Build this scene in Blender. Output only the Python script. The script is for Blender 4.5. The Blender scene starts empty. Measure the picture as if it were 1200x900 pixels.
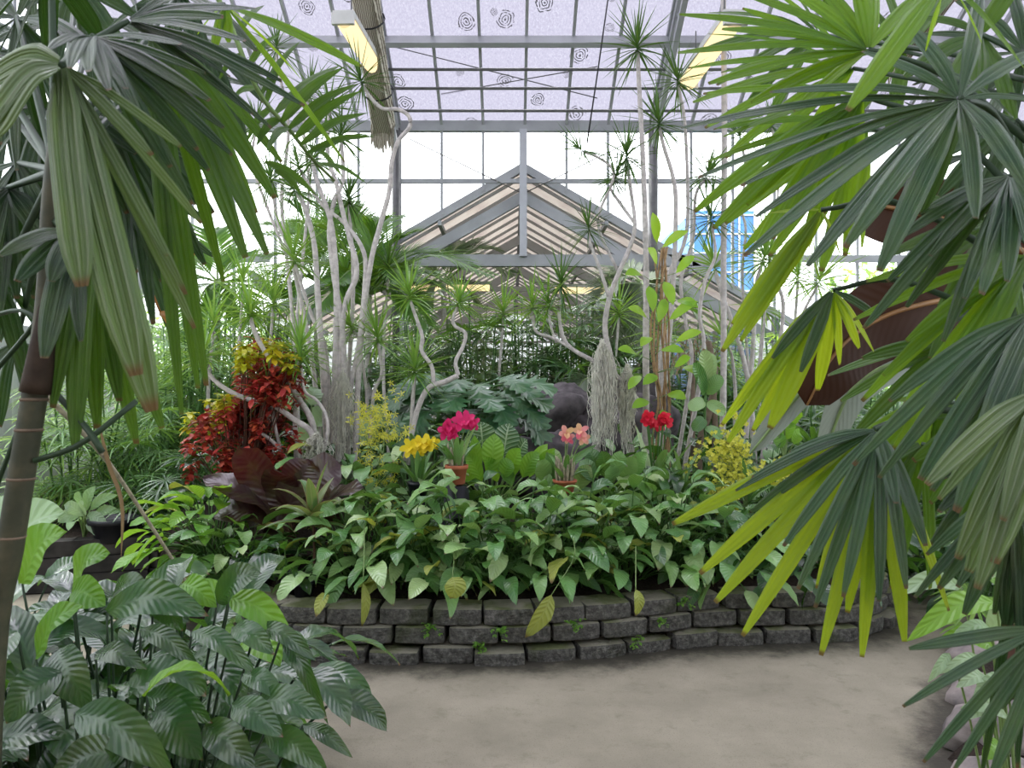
import bpy, math, random
import numpy as np
from mathutils import Vector, Matrix
PI = math.pi
SC = bpy.context.scene
COL = SC.collection
V = lambda *a: np.array(a, float)

# ------------------------------------------------------------------ helpers
FPX, EYE = 900.0, 1.5
def P(px, py, Y):
    """a point of the place at distance Y from the viewer's stand, along a sight line"""
    return V((px - 600) / FPX * Y, Y, EYE - (py - 450) / FPX * Y)

def nz(a):
    a = np.asarray(a, float)
    return a / (np.linalg.norm(a, axis=-1, keepdims=True) + 1e-12)

OFF = {}
class MB:
    def __init__(s): s.v = []; s.q = []; s.a = []; s.n = 0; s.mi = []
    def grid(s, Pt, A=None, wrap=False, mi=0):
        n, m = Pt.shape[:2]
        idx = np.arange(n * m).reshape(n, m) + s.n
        if wrap: idx = np.concatenate([idx, idx[:, :1]], 1)
        q = np.stack([idx[:-1, :-1], idx[:-1, 1:], idx[1:, 1:], idx[1:, :-1]], -1).reshape(-1, 4)
        s.v.append(Pt.reshape(-1, 3)); s.q.append(q); s.mi.append(np.full(len(q), mi))
        s.a.append(np.zeros((n * m, 3)) if A is None else A.reshape(-1, 3)); s.n += n * m
    def quads(s, pts, q, a=None, mi=0):
        pts = np.asarray(pts, float); q = np.asarray(q, int)
        s.v.append(pts); s.q.append(q + s.n); s.n += len(pts); s.mi.append(np.full(len(q), mi))
        s.a.append(np.zeros((len(pts), 3)) if a is None else np.tile(np.asarray(a, float), (len(pts), 1)))
    def box(s, lo, hi, mi=0):
        x0, y0, z0 = lo; x1, y1, z1 = hi
        p = [(x0,y0,z0),(x1,y0,z0),(x1,y1,z0),(x0,y1,z0),(x0,y0,z1),(x1,y0,z1),(x1,y1,z1),(x0,y1,z1)]
        s.quads(p, [(0,3,2,1),(4,5,6,7),(0,1,5,4),(1,2,6,5),(2,3,7,6),(3,0,4,7)], mi=mi)
    def bar(s, a, b, w, h, up=(0, 0, 1), mi=0):
        """rectangular bar from a to b: w across, h along up"""
        a = np.asarray(a, float); b = np.asarray(b, float)
        d = nz(b - a); sd = nz(np.cross(d, up)); u = np.cross(sd, d)
        p = []
        for c in (a, b):
            for i, j in ((-1,-1),(1,-1),(1,1),(-1,1)): p.append(c + sd * i * w / 2 + u * j * h / 2)
        s.quads(p, [(0,1,2,3),(7,6,5,4),(0,4,5,1),(1,5,6,2),(2,6,7,3),(3,7,4,0)], mi=mi)
    def tube(s, pts, r, sides=6, rnd=0., cap=True, mi=0):
        pts = np.asarray(pts, float); n = len(pts)
        r = np.broadcast_to(np.asarray(r, float), (n,)).copy()
        t = np.gradient(pts, axis=0); t = nz(t)
        ref = V(0, 0, 1) if abs(t[:, 2]).mean() < .85 else V(1, .1, 0)
        a = nz(np.cross(t, ref)); b = np.cross(t, a)
        if cap:
            pts = np.concatenate([pts[:1], pts, pts[-1:]]); r = np.concatenate([[1e-5], r, [1e-5]])
            a = np.concatenate([a[:1], a, a[-1:]]); b = np.concatenate([b[:1], b, b[-1:]])
        th = np.arange(sides) * 2 * PI / sides
        Pt = pts[:, None] + r[:, None, None] * (np.cos(th)[None, :, None] * a[:, None] + np.sin(th)[None, :, None] * b[:, None])
        A = np.zeros(Pt.shape); A[..., 0] = np.linspace(0, 1, len(pts))[:, None]; A[..., 1] = np.cos(th)[None]; A[..., 2] = rnd
        s.grid(Pt, A, wrap=True, mi=mi)
    def lathe(s, c, prof, sides=20, mi=0):
        th = np.arange(sides) * 2 * PI / sides
        Pt = np.array([[(c[0] + r * math.cos(k), c[1] + r * math.sin(k), c[2] + z) for k in th] for r, z in prof])
        s.grid(Pt, None, wrap=True, mi=mi)
    def blob(s, c, R, seed=0, amp=.25, n=20, m=28, fr=2.0, mi=0):
        rg = np.random.RandomState(seed)
        ph = rg.rand(6, 3) * 6.28; fv = rg.randn(6, 3) * fr
        th = np.linspace(0.001, PI - .001, n)[:, None]; f = (np.arange(m) * 2 * PI / m)[None]
        D = np.stack([np.sin(th) * np.cos(f), np.sin(th) * np.sin(f), np.cos(th) * np.ones_like(f)], -1)
        k = np.ones(D.shape[:2])
        for i in range(6): k += amp / (1 + i * .5) * np.sin((D * fv[i] * (1 + i * .45)).sum(-1) + ph[i, 0])* .6
        for i in range(8):
            f2 = rg.randn(3) * fr * (3 + i * 1.4); k += amp * .28 / (1 + i * .5) * np.abs(np.sin((D * f2).sum(-1) + ph[i % 6, 1] + i)) 
        s.grid(np.asarray(c) + D * k[..., None] * np.asarray(R), None, wrap=True, mi=mi)
    def build(s, name, mat, parent=None, smooth=True):
        v = np.concatenate(s.v); q = np.concatenate(s.q).astype(np.int32); a = np.concatenate(s.a)
        off = OFF[parent] if parent is not None else V(0, 0, 0)
        me = bpy.data.meshes.new(name)
        me.vertices.add(len(v)); me.vertices.foreach_set('co', (v - off).astype(np.float32).ravel())
        me.loops.add(q.size); me.loops.foreach_set('vertex_index', q.ravel())
        me.polygons.add(len(q)); me.polygons.foreach_set('loop_start', np.arange(0, q.size, 4, dtype=np.int32))
        at = me.attributes.new('luv', 'FLOAT_VECTOR', 'POINT'); at.data.foreach_set('vector', a.astype(np.float32).ravel())
        mats = mat if isinstance(mat, (list, tuple)) else [mat]
        for m_ in mats: me.materials.append(m_)
        if len(mats) > 1: me.polygons.foreach_set('material_index', np.concatenate(s.mi).astype(np.int32))
        me.polygons.foreach_set('use_smooth', np.full(len(q), smooth))
        me.update(calc_edges=True)
        o = bpy.data.objects.new(name, me); COL.objects.link(o)
        if parent is not None: o.parent = parent
        OFF[o] = off
        return o

def thing(name, label, cat, loc=(0, 0, 0), group=None):
    o = bpy.data.objects.new(name, None); COL.objects.link(o)
    o.location = loc; o.empty_display_size = .1
    OFF[o] = np.asarray(loc, float)
    return tag(o, label, cat, group)
def tag(o, label, cat, group=None):
    o['label'] = label; o['category'] = cat; o['kind'] = 'thing'
    if group: o['group'] = group
    return o
def struct(o, label=None):
    o['kind'] = 'structure'
    if label: o['label'] = label; 
    return o
def solo(mb, name, mat, label, cat, group=None, smooth=True):
    return tag(mb.build(name, mat, None, smooth), label, cat, group)
def copy_tree(o, parent=None):
    c = o.copy(); COL.objects.link(c)
    if parent is not None: c.parent = parent
    for ch in list(o.children): copy_tree(ch, c)
    return c

def spline(pts, n):
    """smooth curve through points"""
    pts = np.asarray(pts, float)
    if len(pts) == 2: return pts[0] + (pts[1] - pts[0]) * np.linspace(0, 1, n)[:, None]
    p = np.concatenate([[2 * pts[0] - pts[1]], pts, [2 * pts[-1] - pts[-2]]])
    out = []
    ts = np.linspace(0, len(pts) - 1 - 1e-9, n)
    for t in ts:
        i = int(t); f = t - i; a, b, c, d = p[i:i + 4]
        out.append(.5 * (2 * b + (c - a) * f + (2 * a - 5 * b + 4 * c - d) * f * f + (3 * b - a - 3 * c + d) * f ** 3))
    return np.array(out)

# ------------------------------------------------------------------ leaf shapes
def _nrm(f):
    t = np.linspace(0, 1, 200); m = f(t).max()
    return lambda x: f(np.clip(x, 0, 1)) / m
ovate = _nrm(lambda t: t ** .62 * (1 - t) ** .72 * (1 + .35 * np.sin(PI * t)))
ellip = _nrm(lambda t: (t + .004) ** .70 * (1 - t) ** .92)
lance = _nrm(lambda t: (t + .02) ** .5 * (1 - t) ** .9)
oval = _nrm(lambda t: (t + .002) ** .45 * (1 - t) ** .45)
spike = _nrm(lambda t: (.55 + .45 * np.minimum(1, t * 4)) * (1 - t ** 2.2) + 0.02)
strap = _nrm(lambda t: np.minimum(1, .45 + t * 2) * (1 - t ** 5) + .02)
palmb = _nrm(lambda t: np.minimum(1, .30 + 2.4 * t) * (1 - .72 * np.clip((t - .55) / .45, 0, 1) ** 1.8))
broad = _nrm(lambda t: np.minimum(1, .42 + 2.6 * t) * (1 - .66 * np.clip((t - .72) / .28, 0, 1) ** 2))
paddle = _nrm(lambda t: (t + .01) ** .35 * (1 - t) ** .4)
def lobed(k, deep=.55):
    return lambda t: oval(t) * (1 - deep * (.5 + .5 * np.cos(2 * PI * k * np.clip(t, 0, 1))) ** .8 * np.clip(1.15 - t, 0, 1))

def surf(mb, mid, nrm, W, prof, fold=.2, nc=4, rnd=.5, pleat=0, npl=3, wav=0, wf=3., tw=0., mi=0, u0=0., sweep=0.):
    """a blade along the midline mid, facing nrm"""
    n = len(mid); t = np.linspace(0, 1, n)
    d = nz(np.gradient(mid, axis=0))
    sd = nz(np.cross(d, nrm)); nn = np.cross(sd, d)
    if tw:
        c, s_ = np.cos(tw * t)[:, None], np.sin(tw * t)[:, None]
        sd, nn = sd * c + nn * s_, nn * c - sd * s_
    w = W / 2 * prof(t)
    v = np.linspace(-1, 1, nc + 1)
    h = w[:, None] * np.abs(v)[None] * fold
    if pleat: h = h + pleat * W * np.cos(PI * npl * v)[None] * np.minimum(1, t * 6 + .3)[:, None] * np.clip(w / (W / 2), .2, 1)[:, None]
    if wav: h = h + wav * W * np.abs(v)[None] ** 1.5 * np.sin(wf * 2 * PI * t[:, None] + v[None] * 1.3 + rnd * 20)
    Pt = mid[:, None] + sd[:, None] * (w[:, None] * v[None] * math.cos(min(1, fold)))[..., None] + nn[:, None] * h[..., None]
    if sweep: Pt = Pt + d[:, None] * (w[:, None] * np.abs(v)[None] * sweep)[..., None]
    A = np.empty(Pt.shape); A[..., 0] = u0 + (1 - u0) * t[:, None]; A[..., 1] = v[None]; A[..., 2] = rnd
    mb.grid(Pt, A, mi=mi)

def arc(base, d, L, droop, n, pw=1.0):
    t = (np.arange(n) + .5) / n
    D = nz(nz(d)[None] + V(0, 0, -1)[None] * (droop * t ** pw)[:, None])
    return np.concatenate([[base], base + np.cumsum(D * L / n, 0)])

def leaf(mb, base, d, L, W, prof=ovate, droop=.6, up=(0, 0, 1), ns=7, **k):
    mid = arc(np.asarray(base, float), np.asarray(d, float), L, droop, ns)
    surf(mb, mid, np.asarray(up, float), W, prof, **k)
    return mid

def rosette(mb, c, ax, R, L, n, W=.013, spread=1.0, droop=.35, ns=5):
    """spiky head of narrow leaves"""
    ax = nz(ax); a = nz(np.cross(ax, V(.3, 1, .2))); b = np.cross(ax, a)
    for i in range(n):
        f = i / n; el = math.radians(80 - 125 * spread * f ** .8 + R.uniform(-7, 7)); az = i * 2.39996 + R.uniform(-.3, .3)
        d = ax * math.sin(el) + (a * math.cos(az) + b * math.sin(az)) * math.cos(el)
        leaf(mb, c + ax * (.06 * (1 - f)) * L / .35, d, L * R.uniform(.75, 1.08), W, spike, droop * R.uniform(.3, 1.5) * (.3 + f), ax, ns=ns, nc=2, fold=.5, rnd=R.random())

def autofan(mb, c, ax, nrm, R, rad, k, W, spread=2.2, droop=.8, ns=5, nc=2, pleat=0, start=.04):
    """a palm fan: k blades spread about ax in the plane across nrm"""
    ax = nz(ax); nrm = nz(nrm); s = nz(np.cross(ax, nrm)); nrm = np.cross(s, ax)
    for i in range(k):
        th = (i / (k - 1) - .5) * 2 * spread if k > 1 else 0
        d = ax * math.cos(th) + s * math.sin(th) + nrm * .12
        l = rad * (1 - .22 * abs(th) / max(spread, .1)) * R.uniform(.9, 1.06)
        leaf(mb, c + nz(d) * start * rad, d, l, W * R.uniform(.85, 1.1), palmb, droop * R.uniform(.6, 1.3), nrm, ns=ns, nc=nc, fold=.3, rnd=R.random(), pleat=pleat)

def pinnate(mb, mid, nrm, R, LL, n, W=.02, droop=.6, ang=.95, prof=lance, t0=.12, ns=4, fold=.3):
    """feather frond: leaflets in pairs along mid"""
    N = len(mid); d = nz(np.gradient(mid, axis=0)); nrm = np.asarray(nrm, float)
    for i in range(n):
        t = t0 + (1 - t0) * (i + .5) / n
        x = t * (N - 1); j = min(int(x), N - 2); f = x - j
        p = mid[j] * (1 - f) + mid[j + 1] * f; dd = nz(d[j] * (1 - f) + d[j + 1] * f)
        s = nz(np.cross(dd, nrm)); l = LL * math.sin(PI * (.14 + .80 * t)) ** .7
        for sg in (-1, 1):
            a = ang * (1 - .35 * t)
            q = dd * math.cos(a) + s * sg * math.sin(a) + nrm * .18
            leaf(mb, p, q, l * R.uniform(.9, 1.08), W, prof, droop * R.uniform(.6, 1.3), nz(np.cross(s * sg, dd) * sg + nrm * .5), ns=ns, nc=2, fold=fold, rnd=R.random())
# ------------------------------------------------------------------ materials
class NT:
    def __init__(s, name):
        s.m = bpy.data.materials.new(name); s.m.use_nodes = True; s.t = s.m.node_tree; s.t.nodes.clear()
        s.out = s.t.nodes.new('ShaderNodeOutputMaterial')
    def n(s, ty, _out=0, **k):
        nd = s.t.nodes.new('ShaderNode' + ty)
        for a, b in k.items():
            if a in ('inputs',): 
                for i, x in b.items(): s.set(nd.inputs[i], x)
            else: setattr(nd, a, b)
        return nd
    def set(s, sock, x):
        if hasattr(x, 'is_output') or isinstance(x, bpy.types.NodeSocket): s.t.links.new(x, sock)
        else: sock.default_value = x
    def math(s, op, a, b=0., c=0., clamp=False):
        nd = s.n('Math', operation=op, use_clamp=clamp); s.set(nd.inputs[0], a); s.set(nd.inputs[1], b); s.set(nd.inputs[2], c); return nd.outputs[0]
    def mix(s, f, a, b, bt='MIX'):
        nd = s.n('Mix', data_type='RGBA', blend_type=bt); s.set(nd.inputs[0], f)
        for i, x in ((6, a), (7, b)): s.set(nd.inputs[i], (*x, 1) if isinstance(x, tuple) and len(x) == 3 else x)
        return nd.outputs[2]
    def ramp(s, f, stops, interp='LINEAR'):
        nd = s.n('ValToRGB'); cr = nd.color_ramp; cr.interpolation = interp
        while len(cr.elements) < len(stops): cr.elements.new(.5)
        for e, (p, c) in zip(cr.elements, stops): e.position = p; e.color = (*c, 1) if len(c) == 3 else c
        s.set(nd.inputs[0], f); return nd.outputs[0]
    def sstep(s, x, a, b):
        nd = s.n('MapRange', interpolation_type='SMOOTHSTEP'); s.set(nd.inputs[0], x); nd.inputs[1].default_value = a; nd.inputs[2].default_value = b
        return nd.outputs[0]
    def noise(s, vec, scale, detail=3., rough=.55, out=0):
        nd = s.n('TexNoise'); s.set(nd.inputs['Vector'], vec); nd.inputs['Scale'].default_value = scale; nd.inputs['Detail'].default_value = detail; nd.inputs['Roughness'].default_value = rough
        return nd.outputs[out]
    def pos(s): return s.n('NewGeometry').outputs['Position']
    def obj(s): return s.n('TexCoord').outputs['Object']
    def bump(s, h, st=.3, dist=.01):
        nd = s.n('Bump'); s.set(nd.inputs['Height'], h); nd.inputs['Strength'].default_value = st; nd.inputs['Distance'].default_value = dist; return nd.outputs[0]
    def bsdf(s, col, rough=.5, normal=None, spec=.5, metal=0., **k):
        nd = s.n('BsdfPrincipled'); s.set(nd.inputs['Base Color'], (*col, 1) if isinstance(col, tuple) and len(col) == 3 else col)
        s.set(nd.inputs['Roughness'], rough); nd.inputs['Specular IOR Level'].default_value = spec; nd.inputs['Metallic'].default_value = metal
        if normal is not None: s.set(nd.inputs['Normal'], normal)
        return nd.outputs[0]
    def mixs(s, f, a, b):
        nd = s.n('MixShader'); s.set(nd.inputs[0], f); s.t.links.new(a, nd.inputs[1]); s.t.links.new(b, nd.inputs[2]); return nd.outputs[0]
    def done(s, sh): s.t.links.new(sh, s.out.inputs[0]); return s.m

def leaf_mat(name, stops, trans, tw=.35, rough=.35, vein=None, vcol=None, vstr=.35, tip=None, spec=.5, freq=9., bump=.35, mott=.25, edge=None, tiplen=.06):
    """stops: colours over the leaves of a plant; vein: 'side' or 'long'"""
    m = NT(name); at = m.n('Attribute', attribute_name='luv').outputs['Vector']
    sp = m.n('SeparateXYZ'); m.set(sp.inputs[0], at); u, v, r = sp.outputs
    col = m.ramp(r, [(i / max(1, len(stops) - 1), c) for i, c in enumerate(stops)])
    av = m.math('ABSOLUTE', v)
    pos = m.pos()
    mo = m.noise(pos, 14., 2.)
    col = m.mix(m.math('MULTIPLY', m.sstep(mo, .35, .75), mott), col, m.mix(.5, col, (.28, .36, .06)))
    h = None
    if vein == 'side':
        w = m.math('SINE', m.math('MULTIPLY', m.math('SUBTRACT', u, m.math('MULTIPLY', av, .16)), freq * 2 * PI))
        h = m.math('MULTIPLY', w, m.sstep(av, .02, .25))
        line = m.sstep(w, .72, 1.)
        rib = m.sstep(av, .09, .02)
        if vcol: col = m.mix(m.math('MULTIPLY', m.math('MAXIMUM', m.math('MULTIPLY', line, .8), rib), vstr), col, vcol)
    elif vein == 'long':
        w = m.math('COSINE', m.math('MULTIPLY', v, freq * PI))
        fine = m.math('COSINE', m.math('MULTIPLY', v, freq * 4.3 * PI))
        h = m.math('ADD', w, m.math('MULTIPLY', fine, .35))
        if vcol: col = m.mix(m.math('MULTIPLY', m.sstep(w, .55, 1.), vstr), col, vcol)
    if edge: col = m.mix(m.math('MULTIPLY', m.sstep(av, .8, .98), .7), col, edge)
    if tip:
        tt = m.math('MULTIPLY', m.sstep(m.math('ADD', u, m.math('MULTIPLY', m.math('SUBTRACT', r, .5), tiplen)), 1 - tiplen, 1.0), .9)
        col = m.mix(tt, col, tip)
    nrm = m.bump(h, bump, .004) if h is not None else None
    pb = m.bsdf(col, rough, nrm, spec)
    tr = m.n('BsdfTranslucent'); 
    tc = m.mix(.25, trans, col)
    if tip: tc = m.mix(tt, tc, tip)
    m.set(tr.inputs[0], tc)
    return m.done(m.mixs(tw, pb, tr.outputs[0]))

def plain(name, col, rough=.5, spec=.4, var=.12, scale=12., bump=0., metal=0., col2=None):
    m = NT(name); p = m.obj(); nz_ = m.noise(p, scale, 4.)
    c2 = col2 or tuple(x * (1 - 2.5 * var) for x in col)
    c = m.mix(m.sstep(nz_, .3, .75), col, c2)
    return m.done(m.bsdf(c, rough, m.bump(nz_, bump, .01) if bump else None, spec, metal))

M = {}
ROOFT = .26
TIP = (.16, .085, .03)
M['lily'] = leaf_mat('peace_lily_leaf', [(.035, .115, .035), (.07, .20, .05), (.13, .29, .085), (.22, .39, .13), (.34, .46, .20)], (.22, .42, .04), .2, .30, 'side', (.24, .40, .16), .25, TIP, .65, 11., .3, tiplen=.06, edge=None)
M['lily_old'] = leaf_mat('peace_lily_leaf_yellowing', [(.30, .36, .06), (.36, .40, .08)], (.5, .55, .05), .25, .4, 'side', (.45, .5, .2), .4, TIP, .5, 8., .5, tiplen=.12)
M['lily_dark'] = leaf_mat('glossy_dark_lily_leaf', [(.008, .032, .015), (.013, .05, .019), (.022, .075, .026), (.03, .095, .03)], (.16, .40, .02), .22, .25, 'side', (.07, .17, .06), .2, TIP, .8, 13., .17, tiplen=.05)  # darker lily leaf; shade of the near left is in its colour
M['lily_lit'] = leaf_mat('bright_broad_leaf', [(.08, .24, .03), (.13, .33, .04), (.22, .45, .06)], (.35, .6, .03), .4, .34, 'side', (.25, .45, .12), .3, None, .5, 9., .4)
M['fan_dark'] = leaf_mat('fan_palm_blade_shaded', [(.008, .026, .012), (.012, .04, .016), (.02, .06, .02)], (.06, .16, .008), .22, .36, 'long', (.09, .15, .08), .45, TIP, .5, 3., .6, tiplen=.03)  # shaded copy of the fan blade, shade put into its colour
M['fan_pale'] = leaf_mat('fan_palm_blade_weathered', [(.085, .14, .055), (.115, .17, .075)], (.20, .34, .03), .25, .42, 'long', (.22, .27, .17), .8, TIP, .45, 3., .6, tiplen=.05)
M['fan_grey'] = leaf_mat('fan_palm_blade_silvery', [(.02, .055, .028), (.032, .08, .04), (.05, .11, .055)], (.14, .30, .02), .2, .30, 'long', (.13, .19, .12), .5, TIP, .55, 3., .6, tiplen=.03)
M['fan_lit'] = leaf_mat('fan_palm_blade_lit', [(.05, .15, .012), (.08, .21, .015), (.13, .28, .02)], (.40, .62, .015), .55, .36, 'long', (.14, .26, .05), .4, TIP, .5, 3., .4, tiplen=.035)  # lit copy of the fan blade, light put into its colour
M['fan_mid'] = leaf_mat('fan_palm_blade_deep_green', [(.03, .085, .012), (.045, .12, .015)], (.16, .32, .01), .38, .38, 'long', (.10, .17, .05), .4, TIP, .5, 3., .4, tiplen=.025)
M['fan_yel'] = leaf_mat('fan_palm_blade_backlit_yellow', [(.12, .24, .015), (.18, .30, .02)], (.62, .76, .02), .62, .38, 'long', (.22, .32, .05), .4, TIP, .45, 3., .4, tiplen=.025)  # backlit copy of the fan blade, glow put into its colour
M['feather'] = leaf_mat('feather_palm_leaflet', [(.04, .13, .025), (.07, .19, .03), (.11, .26, .04)], (.30, .52, .03), .4, .4, None, None, .3, None, .45, 3.)
M['feather_grey'] = leaf_mat('feather_palm_leaflet_grey', [(.12, .17, .10), (.17, .22, .14)], (.25, .34, .12), .3, .45)
M['cane_leaf'] = leaf_mat('lady_palm_leaf', [(.018, .065, .022), (.03, .10, .03), (.06, .16, .035)], (.2, .4, .03), .3, .36, None, None, .3, None, .5)
M['cane_leaf_lit'] = leaf_mat('lady_palm_leaf_light', [(.08, .20, .03), (.13, .28, .04), (.2, .36, .06)], (.4, .6, .05), .4, .42, None, None, .3, None, .4)
M['cane_leaf_mid'] = leaf_mat('lady_palm_leaf_mid', [(.06, .17, .05), (.10, .24, .065), (.15, .30, .08)], (.3, .5, .05), .35, .42, None, None, .3, None, .4)
M['drac'] = leaf_mat('dragon_tree_leaf', [(.02, .07, .02), (.035, .11, .03), (.06, .15, .035)], (.2, .36, .03), .25, .36, None, None, .3, None, .5)
M['drac_lit'] = leaf_mat('dragon_tree_leaf_light', [(.07, .20, .035), (.12, .30, .05), (.24, .42, .12)], (.4, .6, .06), .35, .36, None, None, .3, None, .5)
M['selloum'] = leaf_mat('split_leaf', [(.03, .11, .05), (.05, .15, .065), (.08, .20, .085)], (.15, .3, .05), .15, .34, 'side', (.10, .24, .10), .4, None, .55, 5., .5)
M['croton'] = leaf_mat('croton_leaf', [(.22, .016, .02), (.42, .03, .035), (.60, .07, .055), (.50, .035, .04), (.66, .13, .05), (.14, .014, .02), (.36, .03, .04), (.62, .10, .08)], (.55, .05, .04), .3, .34, 'side', (.55, .10, .03), .25, None, .5, 8.)
M['croton_top'] = leaf_mat('croton_leaf_yellow', [(.55, .52, .02), (.42, .50, .03), (.62, .42, .02), (.25, .40, .03)], (.7, .7, .03), .35, .34, None, None, .3, None, .5)
M['burg'] = leaf_mat('burgundy_leaf', [(.022, .012, .012), (.05, .014, .016), (.035, .02, .02)], (.22, .02, .02), .16, .30, 'side', (.10, .06, .06), .25, None, .6, 12., .25)
M['ti'] = leaf_mat('striped_ti_leaf', [(.04, .13, .04), (.10, .24, .07), (.13, .17, .06), (.16, .27, .09)], (.4, .45, .1), .25, .34, 'long', (.34, .36, .20), .4, None, .5, 2., .3, edge=(.34, .10, .09))
M['veined'] = leaf_mat('white_veined_leaf', [(.05, .12, .06), (.07, .15, .075)], (.2, .35, .08), .2, .34, 'side', (.5, .6, .42), .85, None, .55, 8., .6)
M['banana'] = leaf_mat('brown_banana_leaf', [(.026, .011, .006), (.036, .014, .007)], (.12, .04, .012), .16, .6, 'side', (.05, .024, .012), .15, None, .2, 26., .12, mott=0.)
M['banana_rib'] = plain('banana_midrib', (.30, .15, .05), .5, .4, .1)
M['banana_pale'] = leaf_mat('silvery_banana_leaf', [(.24, .29, .24), (.30, .34, .29)], (.3, .35, .25), .2, .5, 'side', (.36, .40, .34), .3, None, .35, 24., .2, mott=0.)
M['mint'] = leaf_mat('pale_arum_leaf', [(.30, .44, .28), (.40, .54, .36), (.22, .42, .14)], (.45, .65, .2), .35, .38, 'side', (.5, .62, .46), .4, None, .5, 8., .4, mott=.08)
M['vine'] = leaf_mat('vine_leaf', [(.18, .42, .03), (.30, .52, .05)], (.55, .75, .04), .45, .36, None, None, .3, None, .5)
M['dry'] = leaf_mat('dry_leaf', [(.30, .22, .14), (.22, .14, .08), (.40, .32, .22)], (.4, .28, .14), .25, .7, None, None, .3, None, .2)
M['copper'] = leaf_mat('copper_leaf', [(.42, .17, .04), (.5, .22, .06)], (.7, .3, .06), .4, .45, 'long', (.55, .3, .1), .4, None, .4, 2.)
M['magenta'] = leaf_mat('magenta_petal', [(.62, .02, .14), (.75, .04, .2)], (.85, .05, .2), .35, .5, None, None, .3, None, .3, mott=0.)
M['red'] = leaf_mat('red_petal', [(.60, .01, .04), (.72, .03, .06)], (.8, .04, .06), .3, .5, None, None, .3, None, .3, mott=0.)
M['pink'] = leaf_mat('pink_petal', [(.78, .10, .22), (.85, .40, .36), (.80, .62, .25)], (.85, .3, .3), .35, .5, None, None, .3, None, .3, mott=0.)
M['yellow'] = leaf_mat('yellow_petal', [(.80, .62, .02), (.86, .72, .05)], (.9, .75, .05), .35, .5, None, None, .3, None, .3, mott=0.)
M['lemon'] = leaf_mat('lemon_petal', [(.62, .60, .05), (.74, .72, .12), (.50, .50, .05)], (.75, .75, .1), .35, .5, None, None, .3, None, .3, mott=0.)
M['bark'] = plain('pale_grey_bark', (.60, .555, .53), .8, .2, .14, 30., .4)
M['bark_brown'] = plain('brown_bark', (.20, .15, .11), .85, .2, .15, 25., .5)
M['petiole'] = plain('green_stalk', (.07, .17, .035), .5, .4, .1)
M['petiole_pale'] = plain('pale_green_stalk', (.20, .30, .10), .5, .4, .1)
M['petiole_dark'] = plain('dark_stalk', (.022, .05, .02), .5, .4, .1)
M['sheath'] = plain('dark_leaf_sheath', (.045, .03, .02), .7, .2, .2, 30., .2)
M['petiole_red'] = plain('red_brown_stalk', (.10, .045, .03), .5, .4, .1)
M['bulb'] = plain('dry_bulb_stalk', (.36, .32, .22), .7, .3, .2, 40., .2)
M['moss'] = plain('grey_hanging_moss', (.80, .78, .68), .9, .1, .12, 20.)
M['vine_stem'] = plain('orange_brown_vine_stem', (.40, .26, .14), .8, .2, .15, 30., .3)
M['ringed'] = plain('ringed_cane', (.035, .04, .022), .55, .4, .2, 22., .2, col2=(.075, .07, .04))
M['terracotta'] = plain('terracotta', (.42, .13, .065), .75, .25, .1, 15., .15)
M['black_pot'] = plain('black_plastic', (.012, .013, .018), .45, .4, .1)
M['steel'] = plain('grey_painted_steel', (.40, .41, .43), .5, .4, .08, 3.)
M['steel_light'] = plain('light_painted_aluminium', (.50, .51, .55), .45, .4, .06, 3.)
M['steel_dark'] = plain('dark_weathered_steel', (.13, .13, .13), .6, .4, .15, 8., .2)
M['cable'] = plain('black_cable', (.012, .012, .014), .5, .4, .1)
M['white_metal'] = plain('white_enamel', (.66, .66, .64), .4, .4, .05, 5.)
M['panel'] = plain('white_wall_panel', (.62, .64, .66), .5, .3, .07, 4.)
M['wood'] = plain('weathered_timber', (.06, .055, .05), .85, .2, .2, 8., .5, col2=(.025, .024, .022))
M['rock'] = plain('dark_rock', (.12, .105, .11), .85, .25, .2, 7., 1.2, col2=(.035, .03, .033))
M['rock_pale'] = plain('pale_border_rock', (.26, .225, .21), .85, .25, .2, 9., 1.0, col2=(.10, .09, .09))
M['blue'] = plain('blue_cladding', (.10, .30, .75), .5, .3, .05, 2.)
M['far_leaf'] = leaf_mat('outdoor_tree_leaf', [(.10, .22, .06), (.16, .30, .08)], (.3, .5, .06), .35, .5)
M['brick'] = plain('pink_stone', (.42, .30, .27), .8, .2, .1, 3.)

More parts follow.
